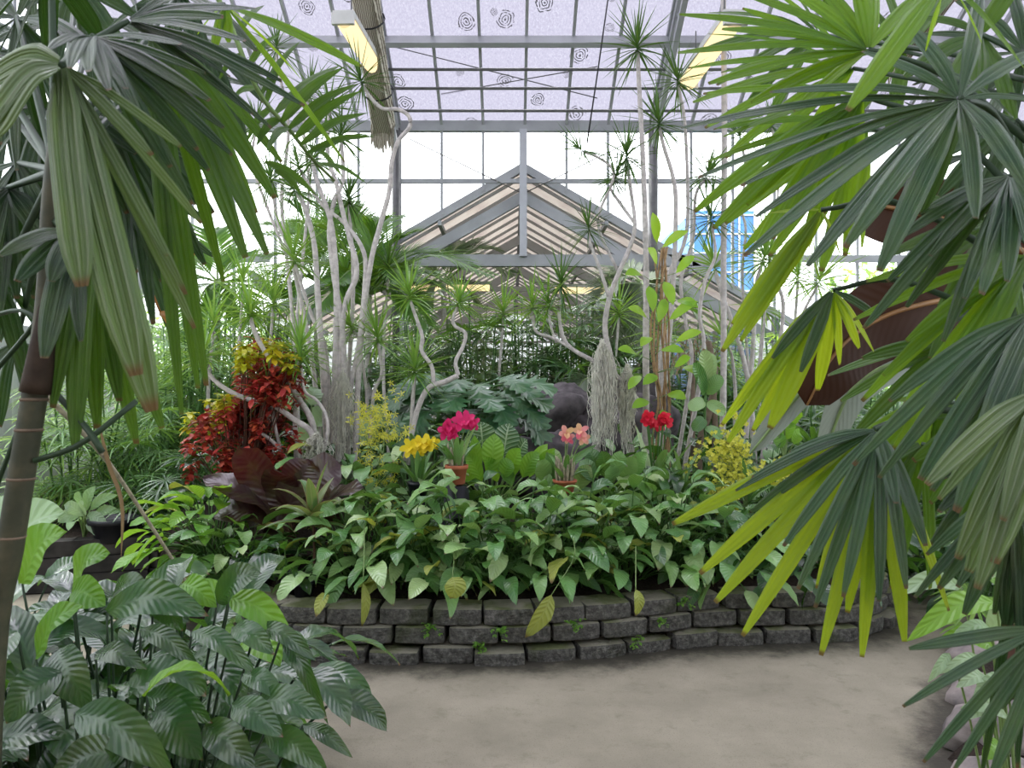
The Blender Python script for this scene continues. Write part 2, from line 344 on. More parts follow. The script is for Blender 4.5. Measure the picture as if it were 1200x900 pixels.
def m_soil():
    m = NT('bed_soil'); p = m.pos(); a = m.noise(p, 9., 8., .7); b = m.noise(p, 60., 3.)
    c = m.ramp(a, [(.3, (.012, .009, .007)), (.6, (.035, .026, .02)), (.8, (.07, .055, .04))])
    return m.done(m.bsdf(c, .95, m.bump(b, .8, .03), .15))
def m_path():
    m = NT('sandy_concrete'); p = m.pos()
    a = m.noise(p, 1.3, 6., .65); b = m.noise(p, 35., 5., .7); g = m.noise(p, 170., 2.)
    c = m.ramp(a, [(.32, (.175, .160, .120)), (.5, (.225, .204, .154)), (.7, (.275, .25, .192))])
    c = m.mix(m.math('MULTIPLY', m.sstep(b, .56, .72), .35), c, (.20, .175, .13))
    c = m.mix(m.math('MULTIPLY', m.sstep(g, .60, .70), .55), c, (.07, .062, .045))
    c = m.mix(m.math('MULTIPLY', m.sstep(m.noise(p, 7., 7., .75), .52, .70), .45), c, (.12, .112, .075))
    # dark band along the foot of the bed wall and the border: an own mesh edge attribute
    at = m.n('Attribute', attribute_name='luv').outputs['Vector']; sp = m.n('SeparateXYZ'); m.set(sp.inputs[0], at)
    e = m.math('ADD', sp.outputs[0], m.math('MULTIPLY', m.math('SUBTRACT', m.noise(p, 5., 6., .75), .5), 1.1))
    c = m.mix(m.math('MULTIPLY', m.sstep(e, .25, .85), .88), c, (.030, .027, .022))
    return m.done(m.bsdf(c, .9, m.bump(b, .25, .01), .2))
def m_block():
    m = NT('retaining_wall_block'); p = m.pos(); a = m.noise(p, 38., 6., .7); b = m.noise(p, 4., 3.)
    c = m.ramp(a, [(.3, (.04, .04, .037)), (.52, (.12, .117, .108)), (.72, (.25, .24, .22))])
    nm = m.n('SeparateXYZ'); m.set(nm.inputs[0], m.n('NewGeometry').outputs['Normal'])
    top = m.math('MULTIPLY', m.sstep(nm.outputs[2], .6, .95), .8)  # lighter mossy top faces, light from above painted into the colour
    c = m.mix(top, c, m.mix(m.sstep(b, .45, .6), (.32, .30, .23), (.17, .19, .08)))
    c = m.mix(m.math('MULTIPLY', m.sstep(m.noise(p, 3.1, 4.), .55, .7), .5), c, (.05, .065, .02))
    return m.done(m.bsdf(c, .92, m.bump(a, 1.0, .02), .2))
def m_roof():
    """obscured glazing, whitewashed lavender with ring-shaped lichen and algae marks"""
    m = NT('obscured_roof_glass'); p = m.obj()
    sc = m.n('Mapping'); m.set(sc.inputs[0], p); sc.inputs['Scale'].default_value = (1., .35, 1.)
    g = m.noise(sc.outputs[0], 55., 4., .75)
    col = m.ramp(g, [(.3, (.44, .42, .52)), (.55, (.55, .535, .63)), (.75, (.70, .69, .76))])
    w = m.n('Mapping'); m.set(w.inputs[0], p)
    wv = m.n('VectorMath', operation='ADD'); m.set(wv.inputs[0], p)
    ns = m.n('TexNoise'); m.set(ns.inputs['Vector'], p); ns.inputs['Scale'].default_value = 9.; ns.inputs['Detail'].default_value = 3.
    dv = m.n('VectorMath', operation='SCALE'); m.set(dv.inputs[0], ns.outputs['Color']); dv.inputs['Scale'].default_value = .07
    m.set(wv.inputs[1], dv.outputs[0])
    vo = m.n('TexVoronoi', feature='F1', voronoi_dimensions='2D'); m.set(vo.inputs['Vector'], wv.outputs[0]); vo.inputs['Scale'].default_value = 2.3
    sp = m.n('SeparateColor'); m.set(sp.inputs[0], vo.outputs['Color'])
    R_ = m.math('MULTIPLY', m.math('MAXIMUM', m.math('SUBTRACT', sp.outputs[0], .42), 0.), .55)   # few cells carry a mark
    d = vo.outputs['Distance']
    ins = m.math('LESS_THAN', d, R_)
    rel = m.math('DIVIDE', d, m.math('MAXIMUM', R_, .001))
    ring = m.sstep(m.math('SINE', m.math('MULTIPLY', rel, 24.)), .1, .45)
    br = m.sstep(m.noise(p, 26., 3.), .36, .46)
    f = m.math('MULTIPLY', m.math('MULTIPLY', ins, ring), br)
    col = m.mix(m.math('MULTIPLY', f, .9), col, (.05, .05, .05))
    tr = m.n('BsdfTransparent'); m.set(tr.inputs[0], m.mix(1., col, (ROOFT, ROOFT, ROOFT * 1.03), 'MULTIPLY'))
    tl = m.n('BsdfTranslucent'); m.set(tl.inputs[0], m.mix(1., col, (.16, .16, .17), 'MULTIPLY'))
    return m.done(m.mixs(.3, tr.outputs[0], tl.outputs[0]))
def m_glass(name, tint, gl=.04, tl=0.):
    m = NT(name); tr = m.n('BsdfTransparent'); tr.inputs[0].default_value = (*tint, 1)
    gs = m.n('BsdfGlossy'); gs.inputs['Roughness'].default_value = .08
    sh = m.mixs(gl, tr.outputs[0], gs.outputs[0])
    if tl:
        t2 = m.n('BsdfTranslucent'); t2.inputs[0].default_value = (*tint, 1); sh = m.mixs(tl, sh, t2.outputs[0])
    return m.done(sh)
def m_wing():
    m = NT('wing_roof_glass'); p = m.obj()
    sp = m.n('SeparateXYZ'); m.set(sp.inputs[0], p)
    g = m.noise(p, 3., 5., .7)
    col = m.ramp(g, [(.3, (.46, .38, .36)), (.55, (.60, .54, .48)), (.75, (.70, .66, .62))])
    tr = m.n('BsdfTransparent'); m.set(tr.inputs[0], m.mix(1., col, (.10, .10, .10), 'MULTIPLY'))
    tl = m.n('BsdfTranslucent'); m.set(tl.inputs[0], m.mix(1., col, (.20, .20, .20), 'MULTIPLY'))
    return m.done(m.mixs(.5, tr.outputs[0], tl.outputs[0]))
def m_emit(name, col, st):
    m = NT(name); at = m.n('Attribute', attribute_name='luv').outputs['Vector']
    e = m.n('Emission'); e.inputs[0].default_value = (*col, 1); e.inputs[1].default_value = st
    return m.done(e.outputs[0])
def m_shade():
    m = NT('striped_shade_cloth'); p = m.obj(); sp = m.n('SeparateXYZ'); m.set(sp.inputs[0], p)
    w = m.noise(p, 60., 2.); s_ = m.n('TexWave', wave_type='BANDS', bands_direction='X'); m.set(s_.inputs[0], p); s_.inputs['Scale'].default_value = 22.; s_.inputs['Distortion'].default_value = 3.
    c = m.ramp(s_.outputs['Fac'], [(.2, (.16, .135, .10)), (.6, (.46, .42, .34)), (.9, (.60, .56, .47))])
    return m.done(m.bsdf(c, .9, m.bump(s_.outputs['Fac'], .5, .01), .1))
M['soil'] = m_soil(); M['path'] = m_path(); M['block'] = m_block(); M['roof'] = m_roof(); M['wingroof'] = m_wing()
M['glass'] = m_glass('clear_wall_glass', (.93, .95, .96)); M['glass_hazy'] = m_glass('hazy_side_glass', (.70, .74, .76), .03, .35)
M['tube_light'] = m_emit('warm_fluorescent_diffuser', (1., .76, .40), 1.2)
M['shade'] = m_shade(); M['glass_dim'] = m_glass('dim_wing_glass', (.22, .23, .23), .02, .25)  # dark tint holds back the bright sky at the far wing
# ------------------------------------------------------------------ the setting
OUT = [(-1.75,4.66),(-1.38,4.29),(-1.09,4.19),(-.68,4.17),(-.18,4.16),(.25,4.2),(.57,4.27),(.85,4.36),(1.2,4.46),(1.7,4.5),(2.05,4.58),(2.35,4.85),(2.5,5.3),(2.45,5.9),(2.2,6.6),
       (1.6,7.6),(.6,8.3),(-1.2,8.4),(-2.4,7.6),(-2.75,6.6),(-2.7,5.7),(-2.3,5.05)]
RB = [(1.35,2.0),(1.58,2.6),(1.74,3.0),(2.08,3.55),(2.6,4.2),(3.1,4.9),(3.55,5.6),(3.8,6.4)]     # edge of the right border
LB = [(-2.62,6.3),(-2.72,5.75),(-3.2,5.6),(-3.9,5.4),(-5.1,5.3)]                                     # wall of the left bed
NB = [(-.62,.6),(-.42,1.5),(-.42,2.2),(-.62,2.75),(-1.1,3.1),(-1.8,3.2),(-3.,3.2)]                   # border at the near left
def seg_dist(p, poly, closed=False):
    pts = np.asarray(poly, float); q = np.roll(pts, -1, 0)
    if not closed: pts, q = pts[:-1], q[:-1]
    d = q - pts; t = np.clip(((p[:, None] - pts[None]) * d[None]).sum(-1) / (d * d).sum(-1)[None], 0, 1)
    return np.sqrt((((pts[None] + d[None] * t[..., None]) - p[:, None]) ** 2).sum(-1)).min(1)
def inside(p, poly):
    c = np.zeros(len(p), bool); n = len(poly)
    for i in range(n):
        (x1, y1), (x2, y2) = poly[i], poly[(i + 1) % n]
        if y1 == y2: continue
        c ^= ((y1 > p[:, 1]) != (y2 > p[:, 1])) & (p[:, 0] < (x2 - x1) * (p[:, 1] - y1) / (y2 - y1) + x1)
    return c
gx, gy = np.meshgrid(np.linspace(-5.4, 7.2, 211), np.linspace(-2.6, 10.2, 214), indexing='ij')
pp = np.stack([gx.ravel(), gy.ravel()], -1)
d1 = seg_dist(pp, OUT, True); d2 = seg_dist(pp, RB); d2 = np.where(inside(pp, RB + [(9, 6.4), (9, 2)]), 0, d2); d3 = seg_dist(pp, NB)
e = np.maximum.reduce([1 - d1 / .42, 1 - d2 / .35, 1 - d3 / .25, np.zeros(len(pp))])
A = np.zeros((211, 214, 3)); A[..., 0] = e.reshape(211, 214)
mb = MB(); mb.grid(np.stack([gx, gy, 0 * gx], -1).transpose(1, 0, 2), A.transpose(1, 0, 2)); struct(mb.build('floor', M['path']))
mb = MB(); mb.quads([(-60,-30,-.06),(60,-30,-.06),(60,90,-.06),(-60,90,-.06)], [(0,1,2,3)]); struct(mb.build('ground', M['soil']))

def soil_z(x, y):
    """height of the planted soil of the island bed"""
    return .22 + .32 * np.clip((y - 4.3) / 1.3, 0, 1)
def fill(poly, zf, step=.12, name='bed_soil'):
    pts = np.asarray(poly); lo, hi = pts.min(0), pts.max(0)
    nx, ny = int((hi[0]-lo[0])/step)+2, int((hi[1]-lo[1])/step)+2
    X, Y = np.meshgrid(np.linspace(lo[0], hi[0], nx), np.linspace(lo[1], hi[1], ny), indexing='ij')
    ins = inside(np.stack([X.ravel(), Y.ravel()], -1), poly).reshape(X.shape)
    Z = zf(X, Y) + .02 * np.sin(X * 9.1 + Y * 4) * np.sin(Y * 7.3 - X * 3)
    Z = np.where(ins, Z, -.04)
    mb = MB(); mb.grid(np.stack([X, Y, Z], -1)); return struct(mb.build(name, M['soil']))
cx, cy = np.mean([p[0] for p in OUT]), np.mean([p[1] for p in OUT])
def shrink(poly, k):
    c = np.mean(np.asarray(poly), 0); o = []
    for p in poly:
        v = c - np.asarray(p); o.append(tuple(np.asarray(p) + v / np.linalg.norm(v) * k))
    return o
fill(shrink(OUT, .12), soil_z)
fill([(-2.6,5.9),(-2.85,5.85),(-3.2,5.72),(-3.9,5.52),(-5.15,5.42),(-5.15,9.9),(-2.9,9.9),(-2.5,8.)], lambda x, y: .33 + 0 * x, name='bed_soil')
fill(RB[1:] + [(3.9,9.8),(6.9,9.8),(6.9,2.6)], lambda x, y: .06 + .12 * np.clip((x - 2) / 1.5, 0, 1), name='bed_soil')
fill([(-.72,.6),(-.5,1.5),(-.5,2.2),(-.7,2.7),(-1.1,3.0),(-1.8,3.1),(-3.,3.1),(-3.,.6)], lambda x, y: .05 + 0 * x, name='bed_soil')
fill([(-2.,8.5),(2.4,8.5),(3.6,9.9),(-2.8,9.9)], lambda x, y: .12 + 0 * x, name='bed_soil')

# retaining wall of split-faced blocks
def block(mb, c, dirv, L, D, H, seed):
    """rough block: length L along dirv, depth D inward, height H"""
    rg = np.random.RandomState(seed); ph = rg.rand(8) * 6.28
    dx = nz(V(dirv[0], dirv[1], 0)); dn = V(dx[1], -dx[0], 0); N = 7
    r = .014
    for ax in range(3):
        for sg in (-1, 1):
            u, w = np.meshgrid(np.linspace(-1, 1, N), np.linspace(-1, 1, N), indexing='ij')
            q = np.zeros((N, N, 3)); q[..., ax] = sg; q[..., (ax + 1) % 3] = u if sg > 0 else w; q[..., (ax + 2) % 3] = w if sg > 0 else u
            h = q * np.array([L / 2, D / 2, H / 2]); inn = np.clip(h, -np.array([L/2-r, D/2-r, H/2-r]), np.array([L/2-r, D/2-r, H/2-r]))
            e = h - inn; h = inn + e / (np.linalg.norm(e, axis=-1, keepdims=True) + 1e-9) * r
            nzv = sum(np.sin(h @ (rg2 := np.array([37. + 11 * k, 29. - 9 * k, 53. + 7 * k])) + ph[k]) for k in range(3)) / 3
            fr = np.clip(h[..., 1] / (D / 2), 0, 1)               # the split face bulges
            h[..., 1] += fr * (.010 * nzv + .014 * (1 - (h[..., 0] / (L / 2)) ** 4))
            h[..., 2] += .003 * nzv
            Pt = c + h[..., :1] * dx + h[..., 1:2] * dn + h[..., 2:3] * V(0, 0, 1)
            mb.grid(Pt)
def along(poly, L, off=0.):
    p = spline(np.array([(x, y, 0) for x, y in poly]), 400); s = np.concatenate([[0], np.cumsum(np.linalg.norm(np.diff(p, axis=0), axis=1))])
    out = []; x = off + L / 2
    while x < s[-1] - L / 2:
        i = np.searchsorted(s, x); out.append((p[i], nz(p[min(i + 2, 399)] - p[max(i - 2, 0)]))); x += L
    return out
wall = thing('retaining_wall', 'curved low wall of dark mossy split-faced concrete blocks holding the planted island bed', 'retaining wall', (0, 4.2, 0))
FR = OUT[:13]; RR = random.Random(5)
nb = 0
for course, (z0, H, o, offx) in enumerate(((.0, .095, -.055, .0), (.095, .095, -.02, .14), (.19, .095, .0, .05))):
    for c, d in along(FR, .285, offx):
        n = V(d[1], -d[0], 0)
        L = .275 * RR.uniform(.97, 1.0); j = RR.uniform(-.008, .008)
        zz = z0 + H / 2
        if course == 0: j += RR.uniform(-.01, .03); zz -= RR.uniform(.0, .03)
        mb = MB(); block(mb, c - n * (.10 + o + j) + V(0, 0, zz), d, L, .20, H - .004, nb); nb += 1
        mb.build('block', M['block'], wall, False)
lw = thing('timber_retaining_wall', 'dark stacked timber edging of the bed beneath the lady palms by the white wall', 'retaining wall', (-3.6, 5.5, 0))
pl = [V(x, y, 0) for x, y in LB]
for k in range(3):
    for i in range(len(pl) - 1):
        mb = MB(); a, b = pl[i], pl[i + 1]; z = .065 + .12 * k
        for f in (0,):
            mb.bar(a + V(0, .02 * k, z), b + (b - a) * .02 + V(0, .02 * k, z), .14, .112)
        mb.build('timber', M['wood'], lw, False)
for k, (x, y, r, s) in enumerate([(1.78,2.75,(.16,.12,.10),3),(1.98,3.15,(.19,.14,.12),4),(2.25,3.6,(.16,.13,.09),9),(2.62,4.1,(.2,.13,.1),12),(3.1,4.75,(.17,.12,.09),15)]):
    mb = MB(); mb.blob((x, y, r[2] * .4), r, s, .22)
    solo(mb, 'border_rock', M['rock_pale'], ['pale pinkish rock nearest the viewer at the foot of the silvery arum border', 'broad pale rock with dark cracks on the right edge of the path', 'low pale rock half under the pale green arum leaves', 'grey edging rock beside the bend of the path', 'small edging rock where the path turns behind the island'][k], 'rock', 'rocks edging the right border')

# ---- main glasshouse
EY, EZ, SL = 10., 4.89, .5517
RIDGE_Y = 4.; RZ = EZ + (EY - RIDGE_Y) * SL
X0, X1 = -5.2, 7.0
mb = MB()
mb.quads([(X0,EY,EZ),(X1,EY,EZ),(X1,RIDGE_Y,RZ),(X0,RIDGE_Y,RZ)], [(0,1,2,3)])
mb.quads([(X0,-2.,EZ),(X1,-2.,EZ),(X1,RIDGE_Y,RZ),(X0,RIDGE_Y,RZ)], [(0,1,2,3)])
struct(mb.build('ceiling', M['roof'], None, False), 'sloping roof of obscured lavender glass with ring-shaped marks')
def rz(y): return EZ + (EY - y) * SL
bars = [.167 + .541 * k for k in range(-9, 13)]
nT = 0
def trim(mb, mat, lab=None, smooth=False):
    global nT
    nT += 1; return struct(mb.build('trim_%d' % nT, mat, None, smooth), lab)
mb = MB()
for x in bars:
    mb.bar((x, EY, EZ - .03), (x, RIDGE_Y, RZ - .03), .035, .05, (0, .5, 1))
    mb.bar((x, -2., EZ - .03), (x, RIDGE_Y, RZ - .03), .035, .05, (0, .5, 1))
trim(mb, M['steel'], 'roof glazing bars')
for y, w in ((8.82, .12), (6.9, .12), (5.2, .12)):
    mb = MB(); mb.bar((X0, y, rz(y) - .11), (X1, y, rz(y) - .11), .07, w, (0, .5, 1)); trim(mb, M['steel'], 'roof purlin')
mb = MB(); mb.bar((X0, EY, EZ - .04), (X1, EY, EZ - .04), .10, .13); trim(mb, M['steel'], 'eaves beam')
mb = MB(); mb.bar((X0, EY, 4.14), (X1, EY, 4.14), .05, .055); trim(mb, M['steel'], 'wall rail')
for y in (9.1, 9.34, 9.64):
    mb = MB(); mb.tube([(-1.5, y, rz(y) - .16), (4.9, y, rz(y) - .16)], .018, 6); trim(mb, M['steel_dark'], 'pipe under the roof', True)
for x in (-4.83, -1.5, 1.83, 5.16):
    mb = MB()
    for k, (dz, w, h) in enumerate(((-.12, .07, .08), (-.36, .06, .06))):
        mb.bar((x, EY, EZ + dz), (x, RIDGE_Y, RZ + dz), w, h, (0, .5, 1))
    for i in range(12):
        y = EY - .5 * i
        mb.bar((x, y, rz(y) - .14), (x, y - .25, rz(y - .25) - .36), .03, .03, (1, 0, 0)); mb.bar((x, y - .25, rz(y - .25) - .36), (x, y - .5, rz(y - .5) - .14), .03, .03, (1, 0, 0))
    trim(mb, M['steel'], 'roof truss')
for x, r, mt in ((-4.83,.05,'steel'), (-1.5,.052,'steel_dark'), (1.83,.06,'steel_dark'), (5.16,.05,'steel_light')):
    mb = MB(); mb.tube([(x, EY - .05, 0), (x, EY - .05, EZ - .08)], r, 10); trim(mb, M[mt], 'wall column', True)
for a, b in (((463,55,9.),(700,115,9.6)), ((517,110,9.6),(700,78,9.2)), ((480,163,9.95),(613,227,9.95)), ((745,163,9.95),(613,227,9.95))):
    mb = MB(); mb.tube([P(*a), P(*b)], .007, 4); trim(mb, M['steel_dark'], 'bracing cable', True)
mb = MB(); mb.tube([P(715, -20, 7.6), P(701, 80, 7.6), P(688, 167, 7.6)], .008, 5)
solo(mb, 'hanging_cable', M['cable'], 'thin black cable hanging from the roof right of the central post', 'cable')

# ---- back wall, open where the wing joins
WX, WP, WS = .145, 4.31, .58; WHALF = 3.3
def wingz(x): return WP - abs(x - WX) * WS
mb = MB(); fb = MB()
for i in range(len(bars) - 1):
    xa, xb = bars[i], bars[i + 1]; xm = (xa + xb) / 2
    zlo = wingz(xm) if abs(xm - WX) < WHALF else .7
    if zlo < 4.8: mb.quads([(xa,EY,wingz(xa) if zlo > .7 else .7),(xb,EY,wingz(xb) if zlo > .7 else .7),(xb,EY,EZ),(xa,EY,EZ)], [(0,1,2,3)])
for x in bars:
    zlo = wingz(x) if abs(x - WX) < WHALF else .6
    fb.bar((x, EY, zlo), (x, EY, EZ - .1), .032, .045, (0, 1, 0))
fb.bar((X0, EY, 3.13), (WX - WHALF, EY, 3.13), .05, .09); fb.bar((WX + WHALF, EY, 3.13), (X1, EY, 3.13), .05, .09)
fb.bar((X0, EY, 2.1), (WX - WHALF, EY, 2.1), .04, .05); fb.bar((WX + WHALF, EY, 2.1), (X1, EY, 2.1), .04, .05)
struct(mb.build('window_1', M['glass'], None, False), 'tall clear glazed back wall')
trim(fb, M['steel'], 'glazing bars of the back wall')
for xa, xb in ((X0, WX - WHALF), (WX + WHALF, X1)):
    mb = MB(); mb.box((xa, EY - .04, 0), (xb, EY + .06, .7)); struct(mb.build('wall_back', M['panel'], None, False))
# side walls
mb = MB(); fb = MB()
n = 160; ys = np.linspace(-2, EY, n); off = .018 * np.sign(np.sin(ys * 2 * PI / .22))
Pt = np.stack([np.stack([X0 + off, ys, np.full(n, z)], -1) for z in (0, 2.05)], 1)
mb.grid(Pt); struct(mb.build('wall_left', M['panel'], None, False), 'white ribbed panel wall')
mb = MB(); mb.quads([(X0,-2,2.05),(X0,EY,2.05),(X0,EY,EZ),(X0,-2,EZ)], [(0,1,2,3)]); mb.quads([(X0,-2,EZ),(X0,EY,EZ),(X0,RIDGE_Y,RZ)], [(0,1,2,2)]); struct(mb.build('window_2', M['glass_hazy'], None, False))
mb = MB(); mb.box((X1, -2, 0), (X1 + .1, EY, .7)); struct(mb.build('wall_right', M['panel'], None, False))
mb = MB(); mb.quads([(X1,-2,.7),(X1,EY,.7),(X1,EY,EZ),(X1,-2,EZ)], [(0,1,2,3)]); mb.quads([(X1,-2,EZ),(X1,EY,EZ),(X1,RIDGE_Y,RZ)], [(0,1,2,2)]); struct(mb.build('window_3', M['glass_hazy'], None, False))
for x in (X0, X1):
    fb = MB()
    for y in np.arange(-2, EY + .1, 1.0): fb.bar((x, y, .7 if x > 0 else 2.05), (x, y, min(rz(y) if y > RIDGE_Y else EZ + (y + 2) * SL, 8.) - .05), .05, .05, (0, 1, 0))
    fb.bar((x, -2, 2.08), (x, EY, 2.08), .06, .08); fb.bar((x, -2, EZ), (x, EY, EZ), .06, .08)
    trim(fb, M['steel_light'], 'side wall glazing bars')
mb = MB(); mb.box((X0, -2.15, 0), (X1, -2.0, 2.9)); struct(mb.build('wall_front_unseen', M['brick'], None, False))  # unseen wall, made opaque to keep light off camera-facing leaves
mb = MB(); mb.quads([(X0,-2.05,2.9),(X1,-2.05,2.9),(X1,-2.05,EZ),(X0,-2.05,EZ)], [(0,1,2,3)]); struct(mb.build('window_4', M['glass_hazy'], None, False))

# ---- wing beyond the back wall
WE = 30.
mb = MB()
for sg in (-1, 1):
    xe = WX + sg * WHALF; ze = WP - WHALF * WS
    mb.quads([(WX,EY,WP),(WX,WE,WP),(xe,WE,ze),(xe,EY,ze)], [(0,1,2,3)])
struct(mb.build('roof', M['wingroof'], None, False), 'pinkish glass roof of the far wing')
mb = MB()
for sg in (-1, 1):
    xe = WX + sg * WHALF; ze = WP - WHALF * WS
    for y in np.arange(EY + .3, WE, .6): mb.bar((WX, y, WP - .03), (xe, y, ze - .03), .028, .04, (0, 0, 1))
    for f in (.33, .66): mb.bar((WX + sg * WHALF * f, EY, WP - WHALF * WS * f - .08), (WX + sg * WHALF * f, WE, WP - WHALF * WS * f - .08), .05, .06)
mb.bar((WX, EY, WP - .06), (WX, WE, WP - .06), .08, .12)
trim(mb, M['steel'], 'glazing bars of the wing roof')
for k, y in enumerate((EY + .04, 13., 16.5, 20., 24., 29.5)):
    mb = MB()
    for sg in (-1, 1):
        xe = WX + sg * WHALF; ze = WP - WHALF * WS
        if k == 0: mb.bar((WX, y, WP + .02), (xe + sg * .2, y, ze - .1), .10, .10)
        mb.bar((WX, y + .1, WP - .34), (xe, y + .1, ze - .30), .08, .14)
        mb.bar((WX + sg * 1.3, y + .1, WP - 1.3 * WS - .34), (WX + sg * 1.3, y + .1, 3.1), .04, .04, (0, 1, 0))
        mb.bar((WX + sg * 1.3, y + .1, WP - 1.3 * WS - .34), (WX + sg * .3, y + .1, 3.1), .03, .03, (0, 1, 0))
        mb.bar((xe, y, 0), (xe, y, ze), .08, .08, (0, 1, 0))
    if k == 0: mb.bar((-1.55, y, 3.11), (2.75, y, 3.11), .10, .15)
    else: mb.bar((WX - 2.2, y, 3.11), (WX + 2.2, y, 3.11), .06, .08)
    trim(mb, M['steel'], 'frame of the wing')
mb = MB(); mb.bar((.145, EY - .06, 3.15), (.145, EY - .06, EZ - .1), .095, .09, (0, 1, 0)); trim(mb, M['steel_light'], 'central post over the wing')
mb = MB(); mb.bar((-1.42, EY - .02, 0.1), (-1.42, EY - .02, 3.04), .17, .1, (0, 1, 0)); trim(mb, M['steel_light'], 'post carrying the wing beam')
mb = MB()
for sg in (-1, 1):
    xe = WX + sg * WHALF
    mb.quads([(xe,EY,.7),(xe,WE,.7),(xe,WE,2.4),(xe,EY,2.4)], [(0,1,2,3)])
mb.quads([(WX-WHALF,WE,0),(WX+WHALF,WE,0),(WX+WHALF,WE,2.4),(WX,WE,WP),(WX-WHALF,WE,2.4)], [(0,1,2,3),(0,3,4,4)])
struct(mb.build('window_5', M['glass_dim'], None, False), 'glazing of the far wing')
for sg in (-1, 1):
    xe = WX + sg * WHALF; mb = MB(); mb.box((xe - .05, EY + .1, 0), (xe + .05, WE, .7)); struct(mb.build('wall_wing', M['panel'], None, False))
mb = MB(); mb.quads([(WX-WHALF,EY,0.02),(WX+WHALF,EY,.02),(WX+WHALF,WE,.02),(WX-WHALF,WE,.02)], [(0,1,2,3)]); struct(mb.build('floor', M['soil'], None, False))

# ---- lamps, shade cloth
def tube_light(a, b, label, w=.15):
    """long lamp from a to b"""
    a = np.asarray(a); b = np.asarray(b); t = thing('fluorescent_light', label, 'light', tuple((a + b) / 2), 'tube lights')
    d = nz(b - a); s = nz(np.cross(d, (0, 0, 1)))
    mb = MB(); mb.bar(a + V(0,0,.045), b + V(0,0,.045), w, .05); mb.build('housing', M['white_metal'], t, False)
    th = np.linspace(0, PI, 9)
    mb = MB(); ring = lambda c: np.array([c + s * math.cos(k) * w * .45 - V(0,0,1) * math.sin(k) * .085 + V(0,0,.02) for k in th])
    mb.grid(np.stack([ring(a + d * .03), ring(b - d * .03)])); mb.build('diffuser', M['tube_light'], t)
    for c in (a, b):
        mb = MB(); mb.bar(c - d * .02, c + d * .02, w * 1.05, .09); mb.build('end_cap', M['white_metal'], t, False)
    for f in (.2, .8):
        c = a + (b - a) * f; mb = MB(); mb.tube([c + V(0,0,.06), c + V(0,0,.36 if c[1] < 10 else .10)], .006, 4); mb.build('hanger', M['steel_dark'], t)
tube_light(P(402, 22, 6.1), P(444, 90, 7.4), 'sloping-looking warm strip light high beside the rolled shade cloth, left of the glazed roof bays', .17)
tube_light(P(862, 22, 5.6), P(806, 98, 6.9), 'warm strip light high beside the truss half hidden by bright fan palm blades', .17)
tube_light(P(480, 336, 11.4), P(576, 336, 11.4), 'horizontal warm strip light under the wing beam left of the central post', .16)
tube_light(P(648, 339, 11.4), P(745, 339, 11.4), 'horizontal warm strip light under the wing beam right of the central post', .16)
tube_light(P(196, 158, 6.2), P(262, 166, 6.2), 'amber strip light glimpsed between the hanging blades of the dark fan palm', .16)
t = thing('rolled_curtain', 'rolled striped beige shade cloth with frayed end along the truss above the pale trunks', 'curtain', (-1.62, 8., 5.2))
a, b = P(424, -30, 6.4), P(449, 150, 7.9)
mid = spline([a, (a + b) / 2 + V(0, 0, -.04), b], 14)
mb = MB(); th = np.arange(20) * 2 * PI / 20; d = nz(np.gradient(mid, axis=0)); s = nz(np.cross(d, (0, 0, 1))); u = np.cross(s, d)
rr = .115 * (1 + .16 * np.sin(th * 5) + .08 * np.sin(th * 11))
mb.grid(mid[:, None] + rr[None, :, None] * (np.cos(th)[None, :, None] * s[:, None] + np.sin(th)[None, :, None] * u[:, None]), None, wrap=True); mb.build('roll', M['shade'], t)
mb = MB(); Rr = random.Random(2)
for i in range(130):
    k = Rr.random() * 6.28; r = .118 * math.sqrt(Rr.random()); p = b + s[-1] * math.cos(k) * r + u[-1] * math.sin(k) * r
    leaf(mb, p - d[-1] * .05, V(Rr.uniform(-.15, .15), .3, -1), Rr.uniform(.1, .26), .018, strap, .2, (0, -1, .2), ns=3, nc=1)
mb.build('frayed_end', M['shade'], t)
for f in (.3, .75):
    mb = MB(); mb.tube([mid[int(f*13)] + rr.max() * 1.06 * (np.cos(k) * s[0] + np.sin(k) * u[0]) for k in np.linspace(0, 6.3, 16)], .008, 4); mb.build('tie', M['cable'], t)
# a second roll on the right truss, seen between blades
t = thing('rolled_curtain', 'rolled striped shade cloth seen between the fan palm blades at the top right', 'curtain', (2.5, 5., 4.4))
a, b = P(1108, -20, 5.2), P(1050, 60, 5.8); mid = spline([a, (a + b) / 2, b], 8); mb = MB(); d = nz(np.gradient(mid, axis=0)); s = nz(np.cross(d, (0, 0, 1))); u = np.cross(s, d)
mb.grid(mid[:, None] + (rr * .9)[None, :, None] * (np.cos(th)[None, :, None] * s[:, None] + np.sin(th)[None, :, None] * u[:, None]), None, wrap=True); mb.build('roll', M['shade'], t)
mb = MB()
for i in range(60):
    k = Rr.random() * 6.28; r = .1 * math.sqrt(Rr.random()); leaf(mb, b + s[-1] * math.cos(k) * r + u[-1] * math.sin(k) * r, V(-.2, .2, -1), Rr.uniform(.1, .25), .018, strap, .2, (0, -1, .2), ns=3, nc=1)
mb.build('frayed_end', M['shade'], t)

